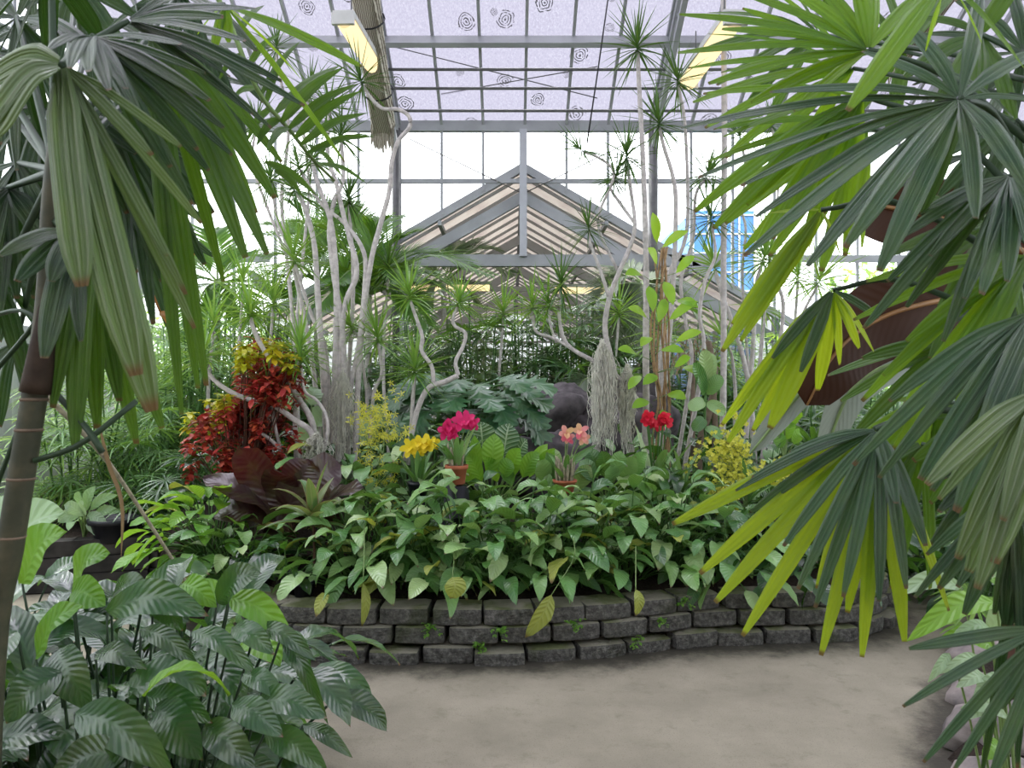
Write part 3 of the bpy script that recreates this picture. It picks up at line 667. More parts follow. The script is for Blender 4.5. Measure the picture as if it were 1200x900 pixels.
# ---- outside, seen through the glass
t = thing('outdoor_building', 'bright blue clad building standing outside behind the glass', 'building', (4.6, 17, 0))
mb = MB(); bx0, bx1 = P(812, 300, 17)[0], P(884, 300, 17)[0]; mb.box((bx0, 17, 0), (bx1, 21, P(0, 247, 17)[2])); mb.build('body', M['blue'], t, False)
mb = MB()
for z in np.arange(.6, P(0, 247, 17)[2], .42): mb.box((bx0 - .01, 16.97, z), (bx1 + .01, 17.0, z + .035))
for x in np.linspace(bx0, bx1, 5): mb.box((x - .02, 16.97, 0), (x + .02, 17.0, P(0, 247, 17)[2]))
mb.build('joint_lines', M['white_metal'], t, False)
for k, (x, y, h, lab) in enumerate([(7.4, 15., 4.2, 'leafy outdoor tree seen through the glass left of the brown banana leaf'), (10.2, 16.5, 4.8, 'leafy outdoor tree seen through the glass behind the brown banana leaf'), (14., 17., 5., 'leafy outdoor tree beyond the right corner of the back wall')]):
    t = thing('outdoor_tree', lab, 'tree', (x, y, 0), 'trees outside'); R = random.Random(40 + k)
    mb = MB(); mb.tube(spline([(x, y, 0), (x + .1, y, h * .4), (x, y, h * .7)], 8), np.linspace(.12, .05, 8), 7); mb.build('trunk', M['bark_brown'], t)
    mb = MB()
    for i in range(900):
        a = nz(V(R.gauss(0, 1), R.gauss(0, 1), R.gauss(0, 1))) * R.random() ** .4
        p = V(x, y, h * .68) + a * V(1.5, 1.3, h * .34)
        leaf(mb, p, nz(V(R.gauss(0, 1), R.gauss(0, 1), R.gauss(0, .6))), .22, .11, oval, .5, ns=2, nc=2, rnd=R.random())
    mb.build('foliage', M['far_leaf'], t)
for k, (x, y, h, w, lab) in enumerate([(-5.2,11.2,2.6,1.3,'outdoor shrub beyond the back left corner of the glasshouse'),(-4.7,12.4,2.9,1.2,'outdoor shrub behind the wing at the left'),(4.85,11.2,2.0,1.0,'outdoor shrub beyond the back wall right of the wing'),(6.3,11.4,1.9,1.2,'outdoor shrub beyond the back wall behind the bromeliad'),(7.6,11.6,2.0,1.2,'outdoor shrub beyond the back right corner')]):
    t = thing('outdoor_shrub', lab, 'shrub', (x, y, 0), 'shrubs outside'); R = random.Random(80 + k); mb = MB()
    for i in range(1300):
        a = nz(V(R.gauss(0, 1), R.gauss(0, 1), R.gauss(0, 1))) * R.random() ** .33
        leaf(mb, V(x, y, h * .5) + a * V(w, .8, h * .5), nz(V(R.gauss(0, 1), R.gauss(0, 1), R.gauss(0, .6))), .2, .09, oval, .5, ns=2, nc=2, rnd=R.random())
    mb.build('foliage', M['far_leaf'], t); mb = MB()
    for i in range(5): mb.tube([(x + R.uniform(-.1, .1), y, 0), (x + R.uniform(-w, w) * .7, y + R.uniform(-.4, .4), h * .7)], .02, 5)
    mb.build('stems', M['bark_brown'], t)
SKY, EXPO, SUN = 3.6, 0.4, 17.0
# ------------------------------------------------------------------ plants of the island bed
def lily(name, label, loc, R, n=26, H=.32, LL=.20, LW=.095, spread=1.0, mat='lily', old=0.04, group=None, pet='petiole', cat='plant', lean=(0, 0), prof=ellip, droop=1.2, pot=False, flop=.3, ns=7, nc=4, bmat=None):
    """clump of long-stalked leaves rising from one point and arching outward"""
    loc = np.asarray(loc, float); t = thing(name, label, cat, tuple(loc), group)
    lv, od, st = MB(), MB(), MB(); nod = 0
    for i in range(n):
        f = (i + .5) / n
        az = i * 2.39996 + R.uniform(-.4, .4); tilt = (.12 + .95 * f ** .9 * spread) * R.uniform(.8, 1.15)
        h = H * R.uniform(.75, 1.25) * (1.12 - .35 * f)
        d = nz(V(math.cos(az) * math.sin(tilt) + lean[0], math.sin(az) * math.sin(tilt) + lean[1], math.cos(tilt)))
        b = loc + V(math.cos(az), math.sin(az), 0) * .03 * (1 + 2 * f)
        st_pts = arc(b, d, h, .25 + flop * f, 5)
        e = nz(st_pts[-1] - st_pts[-2]); out = nz(V(e[0], e[1], 0) + V(math.cos(az), math.sin(az), 0) * .2)
        st.tube(st_pts, np.linspace(.0055, .0035, len(st_pts)), 4, R.random(), cap=False)
        l = LL * R.uniform(.72, 1.2); dd = nz(e + out * R.uniform(.3, 1.0))
        isold = R.random() < old; nod += isold
        leaf(od if isold else lv, st_pts[-1], dd, l, LW * l / LL * R.uniform(.85, 1.15), prof, droop * R.uniform(.6, 1.5), nz(V(0, 0, 1) - out * .2 + V(R.uniform(-.5, .5), R.uniform(-.5, .5), 0)), ns=ns, nc=nc, fold=R.uniform(.1, .4), wav=R.uniform(.02, .07), wf=R.uniform(1.5, 3), rnd=R.random(), tw=R.uniform(-.5, .5))
    lv.build('foliage', M[mat], t)
    if nod: od.build('yellowing_leaves', M['lily_old'], t)
    st.build('stalks', M[pet], t)
    return t
def nursery_pot(parent, c, r=.09, h=.13, mat='black_pot', name='pot'):
    mb = MB(); mb.lathe(c, [(.001,0),(r*.74,0),(r*.76,.004),(r*.95,h*.78),(r*1.06,h*.78),(r*1.08,h),(r*1.0,h),(r*.94,h*.86),(.001,h*.84)], 24)
    return mb.build(name, M[mat], parent)

# front row of peace lilies along the wall, then two rows behind
front = [(-.92,4.38),(-.66,4.40),(-.38,4.36),(-.10,4.40),(.17,4.40),(.44,4.46),(.72,4.53),(.98,4.62)]
flab = ['peace lily at the left end of the block wall, beside the striped ti plant',
        'peace lily second from the left along the block wall, below the yellow orchid sprays',
        'peace lily at the wall edge below the yellow orchid blooms',
        'peace lily at the wall edge below the magenta orchid in its terracotta pot',
        'peace lily at the middle of the wall behind the long hanging yellow leaf',
        'peace lily at the wall edge below the pink and yellow orchid pot',
        'peace lily at the wall edge below the hanging grey moss',
        'peace lily at the wall edge below the red flower cluster']
for k, (x, y) in enumerate(front):
    R = random.Random(100 + k)
    t = lily('peace_lily', flab[k], (x, y + .20, soil_z(x, y) + .03), R, 40, .36, .225, .094, .95, 'lily', .09, 'peace lilies spilling over the block wall', lean=(0, -.06), flop=.2, droop=1.1)
second = [(-.98,4.85),(-.62,4.82),(-.28,4.86),(.06,4.84),(.40,4.88),(.74,4.94),(1.06,5.0)]
slab_ = ['peace lily behind the front row, beside the burgundy leaves', 'peace lily behind the front row, in front of the yellow orchid sprays', 'peace lily behind the front row, just left of the terracotta orchid pot',
         'peace lily in the second row just right of the terracotta pot of magenta orchids', 'peace lily in the second row just below the pink and yellow orchid', 'peace lily in the second row in front of the moss curtain', 'peace lily in the second row below the strap leaves of the red flower']
for k, (x, y) in enumerate(second):
    R = random.Random(140 + k)
    lily('peace_lily', slab_[k], (x, y, soil_z(x, y)), R, 38, .40, .24, .105, 1.0, 'lily', .02, 'peace lilies of the second row', lean=(0, -.05), flop=.3)
right = [(1.30,4.72),(1.62,4.78),(1.95,4.86),(2.2,5.15),(1.45,5.1),(1.8,5.3)]
rlab = ['dark peace lily below the yellow orchid cloud at the right of the bed', 'dark peace lily overhung by palm blades right of the black orchid pot', 'dark peace lily at the right bend of the block wall', 'dark peace lily on the far right corner of the island bed', 'dark peace lily behind the black pot of the yellow orchid', 'dark peace lily behind the right bend under the palm fan']
for k, (x, y) in enumerate(right):
    R = random.Random(170 + k)
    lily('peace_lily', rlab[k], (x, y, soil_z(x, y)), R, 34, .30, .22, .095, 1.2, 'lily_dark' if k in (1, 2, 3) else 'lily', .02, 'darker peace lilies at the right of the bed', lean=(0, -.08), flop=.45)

# hanging yellowing leaves over the wall belong to the middle lily; small weeds in the joints
for k, (px, py, Y, lab) in enumerate([(507,735,4.13,'small fern-like weed growing from the wall joint left of centre'), (561,757,4.12,'tiny weed sprouting low between the wall blocks'), (588,738,4.12,'tiny weed in the upper wall joint left of the hanging yellow leaf'),
                                      (672,731,4.14,'tiny weed at the top course right of the hanging yellow leaf'), (746,752,4.22,'leafy weed low in the wall under the right peace lilies'), (775,728,4.3,'trailing weed over the top course where the wall bends right'), (803,705,4.36,'broad-leaved weed trailing from the bed at the wall bend')]):
    R = random.Random(200 + k); c = P(px, py, Y); c[1] = Y + .03
    t = thing('weed', lab, 'weed', tuple(c), 'weeds in the wall joints'); mb = MB(); st = MB()
    for i in range(9):
        d = V(R.uniform(-1, 1), -.9, R.uniform(-.4, 1)); e = arc(c, d, R.uniform(.03, .08), .5, 3); st.tube(e, .0015, 3)
        for j in range(4): leaf(mb, e[-1 - j % 3], V(R.uniform(-1, 1), -.7, R.uniform(-.5, .7)), .026, .017, oval, .5, ns=2, nc=2, rnd=R.random())
    mb.build('leaves', M['lily_lit'], t); st.build('stem', M['petiole'], t)
for k, (a, b, W, lab) in enumerate([((672,655),(615,748),.10,'long yellow-green leaf hanging over the block wall from the middle lilies'), ((427,640),(424,735),.05,'half red withered leaf hanging down the wall at the left lilies'), ((532,655),(528,702),.12,'broad yellow-edged lily leaf hanging above the wall left of centre'), ((745,665),(745,722),.06,'yellowing leaf dangling at the right end of the wall lilies')]):
    t = thing('hanging_leaf', lab, 'leaf', tuple(P(*a, 4.2)))
    st = MB(); q = [P(*a, 4.22), P((a[0]*.55+b[0]*.45), a[1]*.55+b[1]*.45, 4.10), ]; st.tube(spline([P(a[0], a[1]-25, 4.32)] + q, 8), .003, 4); st.build('stalk', M['petiole_pale'], t)
    mb = MB(); mid = spline([q[1], P(a[0]*.3+b[0]*.7+4, a[1]*.3+b[1]*.7, 4.07), P(*b, 4.08)], 9)
    surf(mb, mid, V(.25, -1, .15), W, ovate, .2, 4, .6, wav=.05); mb.build('blade', M['lily_old'], t)

# ---- left corner of the island: bright cluster, burgundy leaves, ti plant, small dark lily in pots
lily('broad_leaf_plant', 'bright light-green leafy clump spilling over the left corner of the island bed', (-1.98, 5.05, .38), random.Random(301), 90, .36, .21, .10, 1.25, 'lily_lit', .05, lean=(.05, -.12), flop=.6, droop=1.0)
lily('broad_leaf_plant', 'darker glossy leafy clump drooping low at the left corner of the island bed', (-1.72, 4.80, .28), random.Random(302), 60, .30, .19, .09, 1.4, 'lily', .04, lean=(-.1, -.1), flop=.6)
R = random.Random(310); loc = P(345, 640, 5.0)
t = thing('burgundy_plant', 'large burgundy-black leaved plant with broad glossy leaves below the red croton', 'plant', tuple(loc)); mb = MB(); st = MB()
for (a, b, c, W, up) in [((330,610),(300,555),(281,523),.19,(.2,-1,.2)), ((325,605),(285,575),(238,560),.19,(-.2,-.5,1)), ((335,600),(352,560),(362,538),.20,(.1,-1,.3)), ((345,600),(375,560),(400,545),.22,(.3,-.8,.6)),
                         ((340,610),(385,585),(425,570),.20,(.2,-.4,1)), ((330,615),(290,598),(250,603),.18,(0,-.6,.8)), ((335,620),(310,605),(285,625),.17,(-.3,-.8,.5)), ((345,615),(365,600),(400,612),.16,(.2,-.7,.6)), ((340,605),(330,570),(322,548),.18,(0,-1,.2))]:
    p0 = P(*a, 5.0); mid = spline([p0, P(*b, 4.92 + R.uniform(-.1, .12)), P(*c, 4.85 + R.uniform(-.15, .15))], 10)
    surf(mb, mid, np.asarray(up, float), W * 1.3, oval, .18, 6, R.random(), wav=.07, wf=2.2); st.tube(spline([loc + V(0, 0, -.15), (loc + p0) / 2 + V(0, 0, .02), p0], 6), .007, 5)
mb.build('foliage', M['burg'], t); st.build('stalks', M['petiole_red'], t)
R = random.Random(311); loc = P(366, 690, 4.6)
t = thing('ti_plant', 'upright ti plant with green, cream and red striped leaves left of the block wall', 'plant', tuple(loc)); mb = MB(); st = MB()
top = P(367, 612, 4.62); st.tube(spline([loc + V(0,0,-.05), (loc + top) / 2 + V(.01, 0, 0), top + V(0,0,.05)], 8), .009, 6); st.build('stem', M['petiole_red'], t)
for i in range(15):
    az = i * 2.4; tl = .2 + 1.2 * (i / 15); d = V(math.cos(az) * math.sin(tl), math.sin(az) * math.sin(tl), math.cos(tl))
    leaf(mb, top + V(0, 0, .05 - .09 * i / 15), d, R.uniform(.24, .36), .075, lance, R.uniform(.3, 1.1), ns=8, nc=4, fold=.35, rnd=R.random())
mb.build('foliage', M['ti'], t)
for k, (px, py, Y, lab) in enumerate([(338,690,4.52,'small dark lily in a black nursery pot left of the ti plant stem'), (302,688,4.72,'small dark lily in a black pot at the left end of the block wall')]):
    c = P(px, py, Y); c[2] = .25; t = lily('potted_lily', lab, c + V(0, 0, .12), random.Random(320 + k), 22, .14, .15, .06, 1.3, 'lily_dark', 0, 'small potted lilies', flop=.5)
    nursery_pot(t, c, .075, .14)
c = P(356, 690, 4.42); c[2] = .25; t = thing('nursery_pot', 'empty-looking black nursery pot at the left end of the wall behind hanging leaves', 'pot', tuple(c)); nursery_pot(t, c, .06, .12, name='body')
# ---- croton
R = random.Random(330); c0 = P(285, 560, 5.7); t = thing('croton', 'bushy croton with massed red and orange leaves and yellow tops', 'shrub', tuple(c0 + V(0, 0, -.35)))
mb, tp, st = MB(), MB(), MB()
tips = []
for i in range(120):
    px = R.gauss(283, 30); py = R.uniform(402, 552)
    lim = 62 if py > 460 else 30
    if py < 460: px = 312 + (px - 283) * .55
    px = min(max(px, 222 if py > 465 else 285), 350)
    tips.append((P(px, py, 5.7 + R.uniform(-.28, .25)), py, px))
for e, py, px in tips:
    b = c0 + V(R.uniform(-.06, .06), R.uniform(-.05, .05), -.15); q = spline([b, (b + e) / 2 + V(0, 0, -.05), e], 6); st.tube(q, np.linspace(.007, .003, 6), 4, cap=False)
    yel = (py < 428 and R.random() < .65) or (px < 262 and py < 505 and R.random() < .55) or R.random() < .05
    for j in range(24):
        az = R.uniform(0, 6.28); d = V(math.cos(az), math.sin(az), R.uniform(-.5, .9))
        leaf(tp if yel else mb, e + V(0, 0, R.uniform(-.10, .05)), d, R.uniform(.06, .11), .04, oval, .8, ns=4, nc=2, fold=.25, wav=.08, rnd=R.random())
mb.build('foliage', M['croton'], t); tp.build('yellow_leaves', M['croton_top'], t); st.build('stems', M['petiole_red'], t)

# ---- dragon trees
def dragon(name, label, stems, Y, base, mat='drac', barkm='bark', R=None, group=None):
    R = R or random.Random(7); t = thing(name, label, 'dragon tree', tuple(base), group)
    for pts, r0, r1, ros in stems:
        p3 = [P(q[0], q[1], Y + (q[2] if len(q) > 2 else 0)) for q in pts]
        c = spline(p3, max(10, 5 * len(p3))); n = len(c)
        r = np.linspace(r0, r1, n) * (1 + .05 * np.sin(np.arange(n) * 2.1))
        mb = MB(); mb.tube(c, r, 8); s = mb.build('trunk', M[barkm], t)
        if ros:
            L, k = ros[0], ros[1]; mb = MB(); ax = nz(c[-1] - c[-4]) + V(0, 0, .5)
            lit = len(ros) > 2; rosette(mb, c[-1], ax, R, L * (1.3 if lit else 1), k, .021 if lit else (.017 if L > .3 else .014), .85 if lit else 1.0, .4)
            mb.build('leaf_head', M[ros[2] if len(ros) > 2 else mat], s)
    return t
dragon('dragon_tree', 'tall dragon tree of many bare pale trunks rising together left of centre', [
    ([(384,560),(381,470),(376,400),(372,340),(368,285),(356,240),(346,226)], .030, .016, (.34, 46)),
    ([(390,560),(392,470),(394,400),(394,330),(388,262),(372,215),(366,190,.2)], .032, .015, (.3, 40)),
    ([(402,560,.1),(404,460),(400,380),(391,320),(386,270),(392,235),(402,210),(400,165,.1)], .028, .014, (.36, 46)),
    ([(396,560,-.1),(398,430),(404,360),(418,320),(410,280),(402,250),(394,215),(384,180),(386,130,.2)], .026, .014, (.34, 44)),
    ([(408,560),(409,470),(421,400),(428,325),(425,292),(404,262),(376,238),(352,200)], .022, .013, (.3, 36)),
    ([(415,575,-.1),(419,460),(424,385),(434,310),(446,262),(456,225),(459,190),(467,165),(480,149),(479,136),(466,128),(448,127),(434,114),(425,100)], .024, .013, (.36, 46)),
    ([(378,560,.2),(368,440,.2),(350,340,.2),(338,290,.2),(326,262,.2),(318,215,.3)], .022, .012, (.34, 40)),
    ([(399,560,.15),(411,400,.15),(414,320,.15),(411,270,.15),(409,240,.15)], .02, .012, (.36, 60)),
    ([(388,560,.1),(383,420,.1),(366,372,.1),(352,330,.1),(346,310,.1)], .018, .012, (.33, 44, 'drac_lit')),
], 6.1, P(398, 585, 6.1), R=random.Random(21))
dragon('dragon_tree', 'low dragon tree with writhing pale stems twisting in front of the red croton', [
    ([(372,560),(366,510),(345,492),(318,474),(285,466),(256,450),(241,432),(239,422)], .024, .014, (.27, 46, 'drac_lit')),
    ([(374,560,.1),(367,500,.1),(352,470,.1),(331,440,.05),(308,408),(297,385),(294,372)], .026, .014, (.30, 50, 'drac_lit')),
    ([(356,575),(340,545),(322,520),(300,503,-.1)], .018, .012, None),
    ([(350,570,.1),(338,550,.1),(325,512,.05),(317,465)], .016, .012, (.24, 40, 'drac_lit')),
    ([(350,575,.15),(346,500,.15),(347,440,.12),(350,415,.1)], .022, .014, (.28, 50, 'drac_lit')),
    ([(372,550,-.05),(383,515,-.05),(383,490,-.05),(372,470,0),(357,458,.05),(353,430,.05)], .014, .010, (.22, 30, 'drac_lit')),
], 5.6, P(366, 585, 5.6), R=random.Random(22))
dragon('dragon_tree', 'dragon tree with a thin arching stem and zigzag branches left of the split-leaf plant', [
    ([(474,540),(482,510),(490,478),(502,455),(522,447),(537,440)], .022, .020, None),
    ([(537,440),(534,424),(543,405),(545,390),(533,382),(531,372),(536,360)], .016, .012, (.26, 40, 'drac_lit')),
    ([(508,452),(506,430),(494,411),(495,395),(489,376),(484,362),(481,352)], .017, .012, (.28, 44, 'drac_lit')),
    ([(478,545,.1),(482,500,.1),(484,465,.1),(486,440,.1)], .018, .014, (.33, 60, 'drac_lit')),
    ([(433,520,.2),(438,462,.2),(447,440,.2),(446,420,.2),(443,402,.2)], .016, .012, (.30, 46, 'drac_lit')),
    ([(428,520,.3),(430,470,.3),(427,440,.3),(421,400,.3),(414,388,.3)], .014, .010, (.24, 36, 'drac_lit')),
], 5.9, P(474, 560, 5.9), R=random.Random(23))
dragon('dragon_tree', 'tall multi-stemmed dragon tree with spiky heads high against the bright roof right of centre', [
    ([(756,565),(757,480),(757,400),(757,300),(754,200),(750,120),(747,62)], .030, .016, (.40, 56)),
    ([(766,565,.1),(780,440,.1),(789,330,.1),(792,240,.1),(788,205,.1),(778,172,.1),(773,150,.1)], .024, .014, (.36, 52)),
    ([(742,540),(730,480),(716,420),(709,385),(714,350),(725,320),(738,290),(744,262),(738,215,.1),(735,188,.1)], .026, .013, (.36, 50)),
    ([(714,350),(704,318),(692,286),(690,272)], .015, .011, (.30, 44)),
    ([(744,262),(728,240,.1),(716,222,.1),(719,213,.1)], .014, .011, (.33, 46)),
    ([(725,320,.05),(701,262,.05),(718,212,.05),(716,196,.05),(700,184,.05),(684,178,.05)], .012, .010, (.27, 36)),
    ([(748,470,-.1),(722,440,-.1),(697,424,-.1),(672,410,-.1),(660,395,-.1),(655,365,-.1),(657,338,-.1)], .020, .012, (.33, 50)),
    ([(672,410,-.1),(650,397,-.1),(628,388,-.1),(624,365,-.1)], .013, .010, (.24, 36, 'drac_lit')),
    ([(650,397,-.1),(645,380,-.1),(643,362,-.1)], .011, .010, (.24, 34, 'drac_lit')),
    ([(775,565,.2),(776,420,.2),(782,330,.2),(800,290,.2),(806,250,.2),(803,150,.2),(795,100,.2)], .022, .012, (.36, 50)),
    ([(800,560,.2),(824,420,.2),(820,370,.2),(826,330,.2),(838,300,.2),(834,262,.2)], .020, .012, (.40, 46)),
    ([(790,565,.3),(810,430,.3),(804,380,.3),(798,330,.3),(812,280,.3),(815,230,.3),(826,210,.3)], .018, .012, (.34, 44)),
], 6.0, P(764, 585, 6.0), R=random.Random(24))
dragon('dragon_tree', 'dragon tree of slim straight pale trunks behind the yellow-green palm blades at right', [
    ([(846,545),(848,430),(848,300),(849,160),(848,20),(847,-40)], .028, .022, None),
    ([(884,545,.2),(880,470,.2),(871,420,.2),(856,372,.2),(848,350,.2),(838,318,.3)], .026, .016, (.34, 40, 'drac_lit')),
    ([(872,545,.4),(880,440,.4),(884,380,.4),(887,330,.4),(893,310,.4)], .024, .014, (.36, 46, 'drac_lit')),
    ([(860,545,.3),(862,470,.3),(858,420,.3),(852,405,.3)], .02, .012, (.30, 40, 'drac_lit')),
    ([(900,545,.5),(912,420,.5),(918,360,.5),(910,330,.5),(902,305,.5)], .022, .012, (.36, 46, 'drac_lit')),
    ([(892,545,.6),(905,470,.6),(925,420,.6),(940,370,.6),(958,335,.6)], .02, .012, (.4, 46, 'drac_lit')),
    ([(880,470,.5),(870,330,.5),(874,270,.5),(868,240,.5),(875,200,.5),(868,165,.5)], .014, .010, (.34, 40)),
    ([(888,470,.7),(902,300,.7),(912,220,.7),(905,150,.7)], .012, .010, (.33, 40)),
], 6.3, P(872, 570, 6.3), R=random.Random(25))
dragon('dragon_tree', 'dragon tree with heads high at the upper left beyond the feather frond', [
    ([(352,560),(345,400),(336,300),(330,230),(338,150),(326,80),(324,60)], .02, .012, (.36, 44)),
    ([(345,400),(355,300),(362,220),(356,150),(362,110)], .015, .011, (.34, 40)),
    ([(336,300),(312,240),(296,190),(300,150)], .015, .011, (.34, 40)),
], 7.0, P(352, 585, 7.0), R=random.Random(26))

R = random.Random(36); c = P(828, 560, 5.8); t = thing('rubber_plant', 'slender stem with upright oval glossy leaves right of the vine-wrapped trunk', 'plant', tuple(c)); st = MB(); mb = MB()
q = spline([c, P(826, 500, 5.8), P(827, 455, 5.8)], 8); st.tube(q, .009, 6); st.build('stem', M['petiole'], t)
for a, b, W in [((827,455),(824,408),.14),((827,455),(833,412),.12),((826,458),(812,425),.11),((828,462),(846,440),.11),((826,470),(806,480),.10),((828,472),(850,486),.10),((826,490),(812,505),.10),((827,500),(846,515),.09),((826,462),(818,440),.10)]:
    p0, p1 = P(*a, 5.8), P(b[0], b[1], 5.7 + R.uniform(-.1, .1)); surf(mb, spline([p0, (p0 + p1) / 2 + V(0, -.02, .01), p1], 9), V(R.uniform(-.3, .3), -1, .3), W, oval, .2, 4, R.random())
mb.build('foliage', M['lily'], t)
for k, (pts, r, lab) in enumerate([(((818,565),(820,520),(832,480),(838,440),(830,400)), .035, 'thick brown leaning stump stem right of the rubber plant'), (((838,565),(838,500),(836,455)), .03, 'short brown upright stem beside the lemon orchid cloud')]):
    mb = MB(); mb.tube(spline([P(a, b, 6.0) for a, b in pts], 16), np.linspace(r, r * .7, 16), 8); solo(mb, 'bare_stem', M['bark_brown'], lab, 'stem')
# ---- grey hanging moss
def moss(label, spots, Y, n, seed):
    R = random.Random(seed); a = spots[0]; t = thing('spanish_moss', label, 'moss', tuple(P(a[0], a[1], Y)), 'curtains of grey moss'); mb = MB()
    for (px, p0, p1, w, dy) in spots:
        cl = [(R.gauss(0, .5), R.uniform(0, .22), R.uniform(.42, 1.0)) for _ in range(18)]
        for i in range(n):
            cu, ct, cb = R.choice(cl); u = cu * .8 + R.gauss(0, .22 if R.random() < .9 else .5); H = p1 - p0
            y0 = p0 + H * ct * R.uniform(.0, 1.2) + abs(u) * H * .10; y1 = min(p1, y0 + H * max(.12, cb - ct) * R.uniform(.4, 1.05)); Yd = Y + dy + R.uniform(-.12, .08); m = 12
            ph = R.uniform(0, 6); am = R.uniform(.6, 2.8); wl = R.uniform(1.5, 4)
            def X(y):
                f = (y - p0) / H; return px + u * w * (.30 + .95 * min(1, f / .28) - .25 * max(0, f - .6)) 
            pts = np.array([P(X(y0 + (y1 - y0) * q / (m - 1)) + am * math.sin(ph + q * wl), y0 + (y1 - y0) * q / (m - 1), Yd + .014 * math.sin(ph * 2 + q * 2.1)) for q in range(m)])
            mb.tube(pts, .0024, 3, R.random(), cap=False)
    mb.build('strands', M['moss'], t); return t
moss('long pale grey curtain of hanging moss on the leaning trunk right of centre', [(706, 396, 535, 11.5, 0)], 5.85, 620, 41)
moss('shorter ragged grey moss hanging beside the vine-wrapped trunk', [(735, 425, 545, 10, .1)], 5.85, 360, 42)
moss('grey moss clothing the foot of the pale dragon tree trunks at left', [(402, 430, 565, 12, .12)], 5.95, 260, 43)
moss('thin grey moss hung over the low twisting dragon tree base', [(371, 505, 575, 12, .0)], 5.5, 200, 44)
# ---- vine on the right trunk
R = random.Random(50); t = thing('climbing_vine', 'yellow-green climbing vine with orange-brown stems on the tall pale trunk', 'vine', tuple(P(760, 560, 5.92))); mb, st = MB(), MB()
for k in range(7):
    x = 758 + R.uniform(-6, 24); st.tube(spline([P(x + R.uniform(-5, 5), 560 - j * 45, 5.88 + R.uniform(-.04, .04)) for j in range(7)], 20), .008, 5)
st.build('stem', M['vine_stem'], t); st = MB()
for px, py, sx, sy in [(770,285,-4,-26),(776,290,22,-14),(792,320,16,-14),(752,322,-14,0),(760,335,4,22),(778,330,8,20),(780,350,-6,20),(793,352,18,6),(758,372,-16,-8),(784,375,24,-16),(762,395,-8,8),(774,410,20,2),(770,440,-12,8),(790,430,14,-8),(782,462,16,4),(760,470,-14,6),(776,480,4,16),(792,400,22,-8),(800,430,12,6),(770,310,-8,-14),(750,440,-10,12),(746,415,-16,-4)]:
    b = P(px, py, 5.82); e = P(px + sx * 1.4, py + sy * 1.4, 5.7); mid = spline([b, (b + e) / 2 + V(0, -.03, .015), e], 7); surf(mb, mid, V(R.uniform(-.4, .4), -1, .6), .085, ovate, .15, 4, R.random()); st.tube([P(765, py + 8, 5.88), b], .003, 4)
mb.build('foliage', M['vine'], t); st.build('leaf_stalks', M['petiole_pale'], t)

# ---- orchids and other flowers
def petal_flower(mb, c, face, R, r, n=5, W=.6, prof=oval, ruff=.1, droop=.3):
    face = nz(face); a = nz(np.cross(face, (0.1, .2, 1))); b = np.cross(face, a)
    for i in range(n):
        k = i * 2 * PI / n + R.uniform(-.2, .2); d = a * math.cos(k) + b * math.sin(k) + face * .35
        leaf(mb, c, d, r * R.uniform(.85, 1.1), r * W, prof, droop, face, ns=5, nc=4, fold=.15, wav=ruff, wf=2.5, rnd=R.random())
    leaf(mb, c, face + V(0, 0, -.5), r * .9, r * .75, oval, .6, V(0, 0, 1), ns=4, nc=4, fold=.5, wav=ruff, rnd=R.random())
def orchid(name, label, px, py, Y, blooms, mat, potm='terracotta', nleaf=9, LL=.25, R=None, potr=.07, poth=.13, bulbs=0, br=.06, lift=True):
    c = P(px, py, Y); t = thing(name, label, 'orchid', tuple(c)); nursery_pot(t, c, potr, poth, potm)
    top = c + V(0, 0, poth); lv, st, bl, bm = MB(), MB(), MB(), MB()
    for i in range(nleaf):
        az = i * 2.4; tl = R.uniform(.15, .8); b = top + V(math.cos(az), math.sin(az), 0) * potr * .5
        leaf(lv, b, V(math.cos(az) * math.sin(tl), math.sin(az) * math.sin(tl), math.cos(tl)), LL * R.uniform(.7, 1.1), .045, strap, R.uniform(.2, .9), ns=8, nc=2, fold=.4, rnd=R.random())
    lv.build('foliage', M['lily'], t)
    for i in range(bulbs):
        az = i * 2.4; rr = potr * .7 * math.sqrt((i + .5) / bulbs); b = top + V(math.cos(az) * rr, math.sin(az) * rr, -.03); bm.tube(arc(b, V(math.cos(az) * .12, math.sin(az) * .12, 1), R.uniform(.12, .2), 0, 5), [.006, .008, .010, .010, .008, .004], 5)
    if bulbs: bm.build('bulb_stalks', M['bulb'], t)
    for q in blooms:
        e = P(q[0], q[1], Y - .03); st.tube(spline([top, (top + e) / 2 + V(0, 0, .03), e], 8), .0035, 4)
        bl = MB(); petal_flower(bl, e, V(R.uniform(-.5, .5), -1, R.uniform(.0, .5)), R, br * (q[2] if len(q) > 2 else 1)); bl.build('bloom', M[mat], t)
    st.build('flower_stalks', M['petiole_pale'], t)
    if lift:
        g = soil_z(c[0], c[1]); s = thing('upturned_pot', 'black pot turned upside down under the ' + lift, 'pot', (c[0], c[1], g)); h = c[2] - g
        mb = MB(); mb.lathe((c[0], c[1], g - .01), [(.001,0),(potr*1.5,0),(potr*1.5,.03),(potr*1.42,.03),(potr*1.1,h+.0),(.001,h+.005)], 22); mb.build('body', M['black_pot'], s)
    return t
orchid('orchid', 'magenta orchid in full view in a terracotta pot above the peace lilies', 535, 567, 5.05, [(522,505),(531,508,.9),(527,500,.8),(540,494),(548,493),(555,497,.8)], 'magenta', 'terracotta', 12, .27, random.Random(61), .072, .125, 8, .075, 'magenta orchid')
orchid('orchid', 'pink and yellow orchid on a clump of dry stalks in a half-hidden terracotta pot', 662, 577, 5.1, [(663,508),(666,513,.8),(680,505),(684,514,.9)], 'pink', 'terracotta', 8, .2, random.Random(62), .075, .085, 26, .062, 'pink and yellow orchid')
R = random.Random(63)
